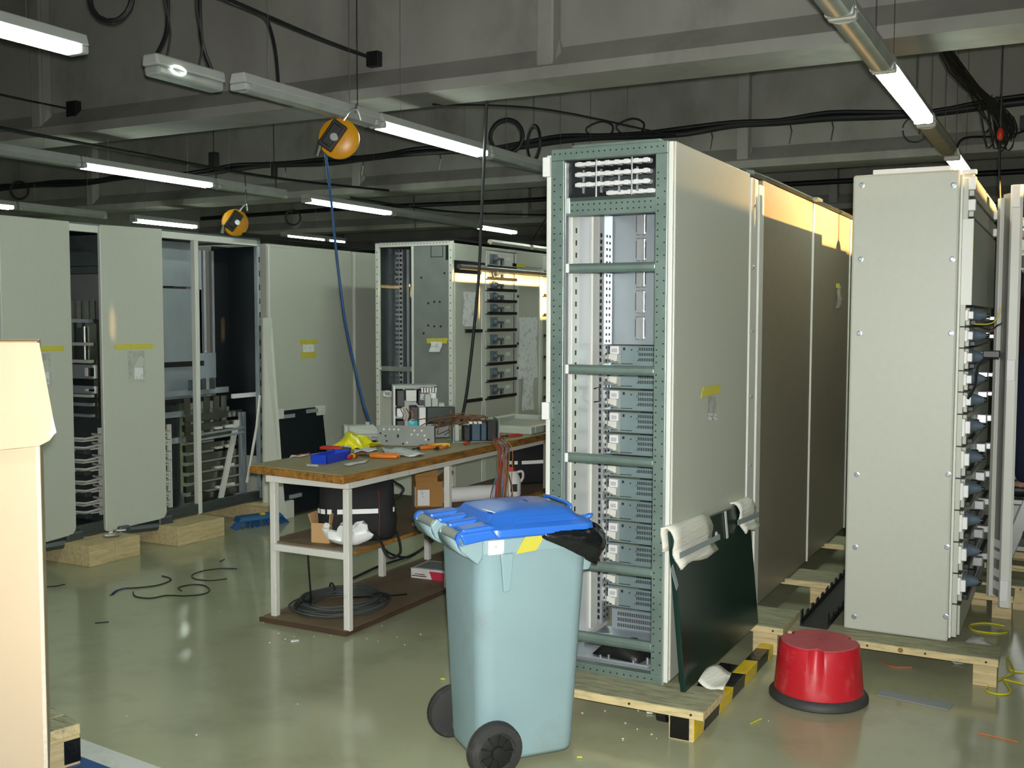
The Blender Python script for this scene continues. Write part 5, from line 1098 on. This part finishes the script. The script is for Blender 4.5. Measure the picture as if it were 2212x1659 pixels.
for i in range(4): MB().tube(smoothpath([(-.12+.02*i, -.03, .19), (-.10+.02*i, -.05, .15), (-.11+.02*i, -.03, .11)], 4), .003, 4).build('wire', M_org if i % 2 else M_cable, cm, smooth=60)
bx('lower_unit', M_dsteel, cm, .05, .2, -.09, .0, 0, .095, .004)
# wired module
wm = E('wired_module', 'dark switch module with tangled brown wires on the bench', 'module', T(1020, 953), R(40))
bx('base', M_zinc, wm, -.14, .16, -.07, .10, 0, .006); bx('end_plate', M_gpl, wm, .155, .162, -.08, .10, 0, .145); bx('end_plate', M_gpl, wm, -.135, -.128, -.08, .02, 0, .10)
M_bluegrey = mat('transformer_blue', '#3c5566', .5, var=.2)
for x0, x1, z1, M in ((-.12, -.09, .11, M_sock), (-.06, -.02, .10, M_black), (-.01, .045, .125, M_bluegrey), (.05, .085, .12, M_bluegrey), (.09, .15, .135, M_black)): bx('component', M, wm, x0, x1, -.05, .06, .006, z1, .006)
for x in (-.03, .0, .03): bx('terminal', M_white, wm, x, x+.022, -.06, -.02, .115, .13, .003)
b = MB(); rnd = random.Random(8)
for i in range(18): b.tube(smoothpath([(-.16+rnd.uniform(-.22, .05), rnd.uniform(-.02, .14), rnd.uniform(.04, .14)), (-.1+rnd.uniform(-.1, .1), rnd.uniform(0, .12), .13+rnd.uniform(-.02, .04)), (.0+rnd.uniform(-.1, .1), .02+rnd.uniform(-.03, .06), .14+rnd.uniform(0, .02)), (.06+rnd.uniform(-.06, .06), rnd.uniform(-.02, .03), .12)], 4), .0028, 4)
M_wires = mat('brown_wires', '#6e4a2e', .5, var=.4, scale=60)
stuff(b.build('wire_tangle', M_wires, wm, smooth=60))
# harness hanging over the bench edge
hn = E('wire_harness', 'thick bundle of coloured wires hanging over the front edge of the bench', 'wires', T(1068, 950))
cols = [mat('wire_%s' % n, h, .5, var=.05) for n, h in (('brown', '#7c5236'), ('violet', '#8f86b0'), ('red', '#a83a30'), ('white', '#c9c4be'), ('tan', '#9c7148'), ('blue', '#3a7ea8'))]
bs = [MB() for _ in cols]; rnd = random.Random(4); o0 = hn.location
for i in range(54):
    k = rnd.choice((0, 0, 0, 4, 4, 4, 1, 3, 0, 4, 2, 5)); s_ = rnd.gauss(0, .022); t_ = rnd.gauss(0, .020); top_ = T(1050+rnd.uniform(0, 30), 943); tail = rnd.uniform(.37, .46); t2 = rnd.gauss(0, .012)
    ex = Vector((-3.145, 5.72+.10*rnd.random()+s_, .84)); pts = [top_-o0+Vector((0, 0, .004+.02*rnd.random())), ex-o0+Vector((-.01, 0, .015)), ex-o0+Vector((.015+abs(t_)*.6, .0, -.04)), Vector((-3.115+t_, 5.72+s_*.8, .60))-o0, Vector((-3.12+t_*1.3+t2, 5.70+s_*1.1, tail))-o0, Vector((-3.12+t_*1.6, 5.66+s_*1.7, tail-.10-.05*rnd.random()))-o0]
    bs[k].tube(smoothpath(pts, 4), .0034, 4)
for k, b in enumerate(bs): stuff(b.build('strands', cols[k], hn, smooth=60))
for i, (px, x2) in enumerate(((995, 1005), (1020, 1010))):
    a = T(px, 962); cable('loose_wire', [a+Vector((0, 0, .01)), Vector((-3.16, a.y+.12, .842)), Vector((-3.14, a.y+.2, .70)), Vector((-3.15, a.y+.25+.05*i, .50)), Vector((-3.15, a.y+.20, .445))], .0035, 'single brown wire drooping over the bench edge, ' + ('nearer the leg' if i == 0 else 'nearer the bundle'), 'wire', 5, M_wires)
# pale door frame lying at the far end, tape, small things
dfm = E('door_frame_part', 'pale grey frame with a recessed panel lying on the far end of the bench', 'frame', (-3.52, 6.75, TZ), R(0))
for a in ((-.30, .30, -.42, -.35), (-.30, .30, .37, .44), (-.30, -.24, -.35, .37), (.24, .30, -.35, .37)): bx('rim', M_sock, dfm, a[0], a[1], a[2], a[3], .0, .05, .008)
bx('inset', M_gpl, dfm, -.24, .24, -.35, .37, .012, .02)
tr_ = E('tape_roll', 'blue roll of tape on the bench in front of the pale frame', 'tape', T(1121, 936)); MB().lathe((0, 0, .001), (0, 0, 1), [(.018, 0), (.034, 0), (.034, .022), (.018, .022), (.018, 0)], 18, False).build('roll', mat('tape_blue', '#1f6fc4', .35), tr_, smooth=40)
MB().box(-.02, .02, -.037, -.034, .004, .02).build('tape_end', M_white, tr_)
pliers(T(1096, 945), R(60), 'dark pliers with red grip right of the wire bundle', M_red, .8)
# ---------------- shelf things
SZ = .4335
c = P(772, 1190, 0, -3.42); c.z = SZ
M_bagc = mat('tool_bag_cloth', '#17191a', .8, var=.2, bump=.3, bscale=50); M_refl = mat('reflective_band', '#f4f6f4', .25, .0, var=.02, spec=1.0)
def toolbag(c, rz, s, label, strap=True):
    e = E('tool_bag', label, 'bag', c, rz); n = 24; rows = []
    for z, rx, ry in ((0, .19, .12), (.02, .205, .135), (.10, .21, .14), (.20, .20, .13), (.27, .192, .11), (.31, .175, .06), (.325, .165, .02)):
        rows.append([(s*(rx*math.copysign(abs(math.cos(t))**.55, math.cos(t))+.006*math.sin(3*t+z*30)), s*(ry*math.copysign(abs(math.sin(t))**.55, math.sin(t))), s*(z+.012*math.sin(2*t+1)*(z > .05))) for t in [2*math.pi*i/n for i in range(n+1)]])
    b = MB(); b.grid(rows); bmesh.ops.remove_doubles(b.b, verts=b.b.verts, dist=1e-5)
    for v in b.b.verts: v.co.z = max(v.co.z, .0)
    b.build('body', M_bagc, e, smooth=60, solid=.004)
    rb = MB()
    for t0, t1 in ((3.42, 3.62), (3.72, 3.98), (4.08, 4.25), (4.42, 5.0), (5.62, 5.72)):
        rb.grid([[(s*.214*math.copysign(abs(math.cos(t))**.55, math.cos(t)), s*.1445*math.copysign(abs(math.sin(t))**.55, math.sin(t)), s*z) for t in [t0+(t1-t0)*i/6 for i in range(7)]] for z in (.150, .175)])
    rb.build('reflective_band', M_refl, e, solid=.002)
    MB().tube([(s*.11, -s*.142, s*.03), (s*.115, -s*.146, s*.15), (s*.11, -s*.13, s*.27)], .0012, 4).build('piping', M_red, e)
    MB().tube(smoothpath([(-s*.1, 0, s*.30), (-s*.08, -.01, s*.36), (s*.08, -.01, s*.36), (s*.1, 0, s*.30)], 5), .010, 6).build('handle', M_bagc, e, smooth=60)
    if strap: MB().tube(smoothpath([(s*.08, -s*.14, s*.05), (s*.12, -s*.21, -s*.00), (s*.16, -s*.24, -s*.07), (s*.22, -s*.20, -s*.05), (s*.21, -s*.1, s*.04)], 5), .008, 5).build('strap', M_bagc, e, smooth=60)
    return e
toolbag(c, R(38), 1.0, 'black tool bag with white reflective band on the bench shelf behind the near leg')
c = P(1140, 1080, 0, -3.50); c.z = SZ; toolbag(c, R(50), .98, 'second black tool bag at the far end of the bench shelf', False)
def carton(c, rz, sx_, sy_, h, label, flaps, M=M_card):
    e = E('cardboard_box', label, 'box', c, rz)
    for a in ((-sx_, sx_, -sy_, -sy_+.004), (-sx_, sx_, sy_-.004, sy_), (-sx_, -sx_+.004, -sy_+.004, sy_-.004), (sx_-.004, sx_, -sy_+.004, sy_-.004)): bx('side', M, e, *a, 0, h)
    bx('bottom', M, e, -sx_+.004, sx_-.004, -sy_+.004, sy_-.004, 0, .004)
    for ax, s, an, L in flaps:
        Mx = Matrix.Rotation(an*(-s if ax == 'x' else s), 3, 'Y' if ax == 'x' else 'X'); v = Mx @ Vector((0, 0, L/2)) if ax == 'y' else Matrix.Rotation(-an*-s, 3, 'Y') @ Vector((0, 0, L/2))
        if ax == 'x': MB().cbox(Vector((s*sx_, 0, h))+v, (.002, sy_, L/2), Matrix.Rotation(an*s, 3, 'Y')).build('flap', M, e)
        else:
            Mx = Matrix.Rotation(-an*s, 3, 'X'); MB().cbox(Vector((0, s*sy_, h))+Mx @ Vector((0, 0, L/2)), (sx_, .002, L/2), Mx).build('flap', M, e)
    return e
c = P(686, 1184, 1, 4.44); c.z = SZ; c.x = -3.50; c.y = 4.46
carton(c, R(12), .052, .05, .105, 'small open cardboard box on the near end of the bench shelf', [('x', -1, .35, .05), ('x', 1, .1, .05), ('y', 1, .2, .03)])
c = P(922, 1098, 2, SZ)+Vector((-.08, .13, 0)); c.z = SZ
cb = carton(c, R(40), .085, .11, .16, 'larger open cardboard box with a white label further along the bench shelf', [('x', -1, .1, .09), ('x', 1, .9, .09), ('y', 1, .5, .05)], mat('cardboard_brown', '#a2783f', .8, var=.08))
part(MB().box(-.088, -.0855, -.10, -.02, .0, .125).build('label', M_paper, cb), 'white printed label'); part(MB().box(-.075, .0, -.1125, -.1105, .01, .11).build('label', M_paper, cb), 'white printed label')
# crumpled white bag
c = Vector((-3.315, 4.44, SZ)); e = E('plastic_bag', 'crumpled white plastic bag beside the small box on the bench shelf', 'bag', c, R(35))
b = MB(); b.sphere((0, 0, .055), .07, 22, (1.5, .75, .80)); rnd = random.Random(6)
for v in b.b.verts:
    k = 1+.16*math.sin(v.co.x*70+v.co.z*40)+.10*math.sin(v.co.y*90+v.co.x*35)+rnd.uniform(-.07, .07); v.co = Vector((v.co.x*k, v.co.y*k, max(.001, v.co.z*k)))
b.build('film', mat('white_film', '#e2e6e4', .35, var=.06), e, smooth=30)
MB().tube([(-.10, .0, .04), (-.13, .01, .09), (-.12, -.01, .11)], .018, 6).build('knot', M_white, e, smooth=60)
# white plastic roll, canister, rails
a, c = P(985, 1068, 2, SZ+.05), P(1062, 1066, 2, SZ+.05); a = Vector((-3.56, 5.74, SZ+.052)); c = Vector((-3.33, 6.02, SZ+.052))
rl = E('film_roll', 'white roll of plastic film lying on the bench shelf', 'roll', a); d = c-a
MB().lathe((0, 0, 0), d, [(.048, 0), (.052, .01), (.050, d.length*.4), (.052, d.length*.7), (.049, d.length)], 18).build('roll', M_white, rl, smooth=50); MB().lathe((0, 0, 0), -d, [(.018, 0), (.018, .004)], 12).build('core', M_dark, rl)
c = P(1106, 1078, 0, -3.31); c.z = SZ; cn = E('canister', 'white plastic canister with a red cap on the bench shelf', 'canister', c, R(40))
MB().lathe((0, 0, 0), (0, 0, 1), [(.055, 0), (.060, .01), (.060, .10), (.050, .13), (.035, .155), (.032, .165)], 20).build('body', M_white, cn, smooth=50); MB().cyl((-.01, 0, .165), (-.01, 0, .195), .026, 14).build('cap', mat('cap_red', '#d4302a', .4), cn, smooth=40)
MB().cbox((.0, -.0615, .06), (.022, .003, .025)).build('label', M_black, cn); MB().tube(smoothpath([(.03, 0, .155), (.07, 0, .16), (.075, 0, .12), (.058, 0, .09)], 4), .009, 6).build('handle', M_white, cn, smooth=60)
ra = EW('rail_profiles', 'two grey aluminium profiles lying along the bench shelf', 'profile', (-3.32, 5.3, SZ))
for x in (-3.275, -3.315): bx('profile', M_steel, ra, x, x+.03, 5.02, 5.60, SZ+.001, SZ+.022, .002)
# ---------------- bottom board things
c = Vector((-3.565, 4.68, .029)); b = MB(); rnd = random.Random(12)
for k in range(21):
    r_ = .165+.095*rnd.random(); z = .008+.045*rnd.random()*(1-abs(r_-.215)/.08*.6); ph = rnd.random()*6; dx, dy = rnd.gauss(0, .008), rnd.gauss(0, .008)
    b.tube([(dx+r_*(1+.02*math.sin(2*t+ph))*math.cos(t)*.98, dy+r_*1.15*math.sin(t), max(.006, z+.007*math.sin(3*t+ph))) for t in [i*2*math.pi/40 for i in range(40)]], .0055, 5, True)
e = E('cable_coil', 'large flat coil of grey cable on the bottom board of the bench', 'cable', c); b.build('turns', mat('cable_grey', '#454a48', .55, var=.15), e, smooth=60)
MB().tube(smoothpath([(.05, -.02, .05), (.10, .05, .045), (.20, .20, .03), (.24, .30, .02)], 5), .0055, 5).build('cable_end', M_cable, e, smooth=60)
MB().tube(smoothpath([(-.10, -.13, .03), (-.09, -.15, .12), (-.11, -.14, .27), (-.11, -.14, .375)], 5), .005, 5).build('rising_end', M_cable, e, smooth=60)
for t in (.4, 2.5, 4.4): MB().tube([(.215*math.cos(t)+.05*math.cos(t)*math.cos(q), .25*math.sin(t)+.05*math.sin(t)*math.cos(q), .035+.032*math.sin(q)) for q in [i*.7854 for i in range(8)]], .006, 5, True).build('tie', M_black, e)
a, c = P(880, 1248, 2, .03), P(952, 1255, 2, .03); fb = E('flat_box', 'flat white cardboard box with a red corner on the bottom board of the bench', 'box', (-3.44, 5.50, .029), R(4))
bx('body', mat('printed_box', '#d9d6d0', .6, var=.1, scale=30), fb, -.13, .13, -.11, .11, 0, .055, .003)
bx('lid', M_paper, fb, -.132, .132, -.112, .112, .0555, .062, .003); part(bx('print', M_gtape, fb, -.11, .11, -.09, .09, .0622, .063), 'grey printed picture')
part(MB().prism([(.02, -.1135, .001), (.1325, -.1135, .001), (.1325, -.1135, .052), (-.0, -.1135, .052)], (0, -.001, 0)).build('red_corner', mat('print_red', '#b8324a', .5), fb), 'red printed corner')
part(bx('print', M_dark, fb, -.12, -.02, -.1135, -.1125, .014, .019), 'dark printed line'); part(bx('print', M_dark, fb, -.10, -.03, -.1135, -.1125, .026, .030), 'dark printed line')
cable('floor_cable', [(-3.9, 5.2, .010), (-3.95, 5.6, .012), (-3.95, 6.0, .012), (-4.1, 6.5, .012), (-4.3, 6.9, .012)], .008, 'dark cable on the floor behind the bench')
cable('floor_cable', [(-3.80, 5.45, .395), (-3.86, 5.5, .30), (-3.9, 5.6, .12), (-3.93, 5.9, .012), (-4.0, 6.2, .012)], .008, 'dark cable looping down behind the bench shelf')
cable('bench_lead', [(-3.84, 5.48, .78), (-3.82, 5.52, .70), (-3.86, 5.58, .60), (-3.80, 5.66, .52), (-3.84, 5.6, .45)], .009, 'black lead looping down behind the bench frame')
# ================================================================ CARDBOARD BOX AND PALLET, NEAR LEFT
cv = Vector((-2.75, 2.14, 0)); vd = Vector((-.79, .613, 0)); vd = Matrix.Rotation(R(-1.2), 3, 'Z') @ vd; ud = Matrix.Rotation(R(90), 3, 'Z') @ vd
cb = E('cardboard_box', 'tall pale cardboard box at the left picture edge', 'box', cv+Vector((0, 0, .155))); HB = 1.385
def bp(u, w_, z): return ud*u+vd*w_+Vector((0, 0, z))
lean = Vector((.0, .0, 0))
def wall(u0, u1, w0, w1, z0, z1, name='side', M=M_cardl):
    return MB().hexa([bp(u, w_, z) for z in (z0, z1) for u, w_ in ((u0, w0), (u1, w0), (u1, w1), (u0, w1))]).build(name, M, cb, bev=.002)
wall(0, .60, 0, .008, 0, HB); wall(0, .60, .50, .508, 0, HB); wall(0, .008, .008, .50, 0, HB); wall(.592, .60, .008, .50, 0, HB); wall(.008, .592, .008, .50, 0, .008, 'bottom'); wall(0, .6, .0, .508, HB, HB+.006, 'top')
M_cut = mat('corrugated_edge', '#efe3cc', .8, var=.1, scale=80)
fl_p = [bp(-.005, -.004, HB+.004), bp(.62, -.004, HB+.004), bp(.62, -.05, HB-.345), bp(-.0, -.058, HB-.30), bp(-.028, -.058, HB-.285), bp(-.045, -.060, HB-.262)]
MB().prism(fl_p, -vd*.007).build('front_flap', M_cardl, cb)
MB().prism([bp(-.006, -.012, HB-.06), bp(.006, -.012, HB-.03), bp(-.028, -.0665, HB-.275), bp(-.047, -.0675, HB-.262)], -vd*.003).build('torn_edge', M_cut, cb)
MB().prism([bp(.012, -.002, .0), bp(.012, -.002, HB-.3), bp(.002, -.002, HB-.3), bp(.002, -.002, 0)], -vd*.002).build('corner_strip', M_cut, cb)
MB().prism([bp(.0, -.005, HB+.005), bp(.62, -.005, HB+.005), bp(.62, .04, HB+.008), bp(.0, .04, HB+.008)], (0, 0, .003)).build('tape', M_card, cb)
c, f_, b_ = P(172, 1562, 2, .15), P(101, 1582, 2, .15), P(101, 1538, 2, .15)
d1 = (f_-c).normalized(); d2 = Vector((-d1.y, d1.x, 0)); d2 = d2 if d2.dot(b_-c) > 0 else -d2
pt = E('pallet', 'wooden pallet corner with a black taped block under the tall cardboard box', 'pallet', (c.x, c.y, 0))
def pb(u0, u1, v0, v1, z0, z1, name, M, bev=.003, par=None):
    return MB().hexa([d1*u+d2*v+Vector((0, 0, z)) for z in (z0, z1) for u, v in ((u0, v0), (u1, v0), (u1, v1), (u0, v1))]).build(name, M, par or pt, bev=bev)
for k in range(5): pb(0, 1.0, .0+.13*k, .12+.13*k, .112, .15, 'deck_board', M_dirtywood if k else M_dirtywood)
pb(0, 1.0, -.004, -.0005, .113, .148, 'board_edge', M_woodx)
for u in (0.0, .44, .88):
    for v in (.0, .26, .50): pb(u, u+.11, v, v+.10, .0, .111, 'block', M_wood)
tpz = pb(-.004, -.0006, .012, .092, .012, .10, 'tape', M_blk, .001); part(tpz, 'black tape'); 
part(pb(.0, .06, -.004, -.0006, .012, .098, 'tape', M_blk, .001), 'black tape')
# ================================================================ FLOOR SCRAPS
def floorwire(pts, label, r=.0035, M=M_cable): return tag(MB().tube(smoothpath([P(px, py, 2, .004) for px, py in pts], 5), r, 5).build('wire_offcut', M, smooth=60), label, 'wire')
floorwire([(243, 1284), (262, 1272), (300, 1269), (340, 1264), (368, 1254), (365, 1248), (350, 1244)], 'open loop of dark wire on the floor at left, nearest the support block', .004)
floorwire([(288, 1278), (292, 1288), (325, 1292), (360, 1286), (400, 1287), (440, 1283), (453, 1274), (438, 1264), (408, 1264), (385, 1270), (392, 1276)], 'curled dark wire on the floor with a plug end, nearest the viewer at left', .004)
floorwire([(512, 1229), (480, 1228), (440, 1233), (416, 1241), (420, 1250), (455, 1254), (490, 1250)], 'oval loop of dark wire on the floor left of the bench')
floorwire([(238, 1286), (250, 1276), (270, 1271)], 'short blue wire on the floor at left', .0035, M_bluehose)
floorwire([(90, 1268), (120, 1266), (140, 1262)], 'short dark wire next to the cardboard box')
floorwire([(205, 1346), (235, 1343)], 'small dark scrap of wire on the open floor')
floorwire([(475, 1213), (485, 1208)], 'tiny brown wire near the bench')
M_yw = mat('yellow_wire', '#d6cf1e', .45); M_ow = mat('orange_wire', '#c4683a', .5)
floorwire([(2212, 1452), (2180, 1446), (2176, 1420), (2190, 1450), (2170, 1462), (2140, 1478), (2130, 1492), (2160, 1500), (2182, 1496), (2176, 1480), (2168, 1468), (2200, 1475), (2214, 1478)], 'tangle of yellow wire on the floor at the right picture edge', .004, M_yw)
floorwire([(2170, 1352), (2130, 1346), (2095, 1350), (2105, 1362), (2150, 1368), (2175, 1366)], 'yellow green wire loop behind the right pallet', .004, M_yw)
floorwire([(2110, 1583), (2150, 1592), (2200, 1604)], 'orange wire scrap at the lower right', .003, M_ow)
floorwire([(1905, 1426), (1925, 1440), (1970, 1442)], 'orange wire under the right pallet', .003, M_ow)
floorwire([(1622, 1563), (1645, 1552)], 'short yellow wire left of the red stool', .003, M_yw)
rnd = random.Random(21); b = MB()
for i in range(46):
    px, py = (rnd.uniform(560, 900), rnd.uniform(1340, 1400)) if i < 22 else (rnd.uniform(1240, 1500), rnd.uniform(1510, 1600)) if i < 36 else (rnd.uniform(150, 2100), rnd.uniform(1250, 1640))
    q = P(px, py, 2, .001); r_ = rnd.uniform(.002, .0045); b.cbox(q+Vector((0, 0, .0015)), (r_, r_*.6, .0015), Matrix.Rotation(rnd.uniform(0, 3), 3, 'Z'))
o = b.build('floor_crumbs', M_paper); tag(o, 'scattered pale crumbs and clippings on the epoxy floor', 'debris', None, 'stuff')
q = P(1408, 1540, 2, .001); tag(MB().cbox(q+Vector((0, 0, .008)), (.022, .014, .007), Matrix.Rotation(R(20), 3, 'Z')).build('foam_bit', M_paper, bev=.003), 'small pale foam bit on the floor under the near pallet', 'foam')
for k, (px, py) in enumerate(((1252, 1637), (957, 1468))):
    q = P(px, py, 2, .001); tag(MB().cbox(q+Vector((0, 0, .004)), (.010, .006, .003), Matrix.Rotation(.4, 3, 'Z')).build('wood_chip', M_tape, bev=.001), 'tiny yellow chip on the floor ' + ('right of the bin' if k == 0 else 'behind the bin'), 'chip')
q = P(637, 1385, 2, .001); tag(MB().cbox(q+Vector((0, 0, .003)), (.02, .012, .0025), Matrix.Rotation(.7, 3, 'Z')).build('white_chip', M_white, bev=.001), 'white plastic chip on the floor at the bench foot', 'chip')

# ================================================================ GROUPS OF ALIKE THINGS
GR = {'fluorescent_batten': 'strip lights hung in rows', 'switchgear_cabinet': 'switchgear cabinets', 'drawer_cabinet': 'cabinets with drawers', 'pallet': 'wooden pallets', 'cover_panel': 'grey cover panels of the left cabinets',
      'support_block': 'wooden support blocks under the left cabinets', 'tool_bag': 'black tool bags', 'pliers': 'pliers on the bench', 'screwdriver': 'screwdrivers on the bench', 'cable_ring': 'cable rings hanging overhead',
      'wire_offcut': 'wire offcuts on the floor', 'catenary_wire': 'cables strung overhead', 'tool_balancer': 'orange balancer reels', 'cardboard_box': 'cardboard boxes', 'junction_box': 'junction boxes on the beams', 'hanging_box': 'dark boxes hanging overhead',
      'pendant_hook': 'red pendant hooks', 'paper_sheet': 'papers on the bench', 'paper_scrap': 'paper scraps on the bench', 'foam_wrapped_board': 'dark boards with foam corners', 'loose_wire': 'loose wires', 'wood_chip': 'chips on the floor', 'roof_bar': 'rolled strips on the drawer cabinet roof',
      'floor_cable': 'cables behind the bench', 'hanger_wire': 'thin hanging wires'}
for o in bpy.data.objects:
    if o.parent is None and 'category' in o and 'group' not in o:
        g_ = GR.get(o.name.split('.')[0])
        if g_: o['group'] = g_
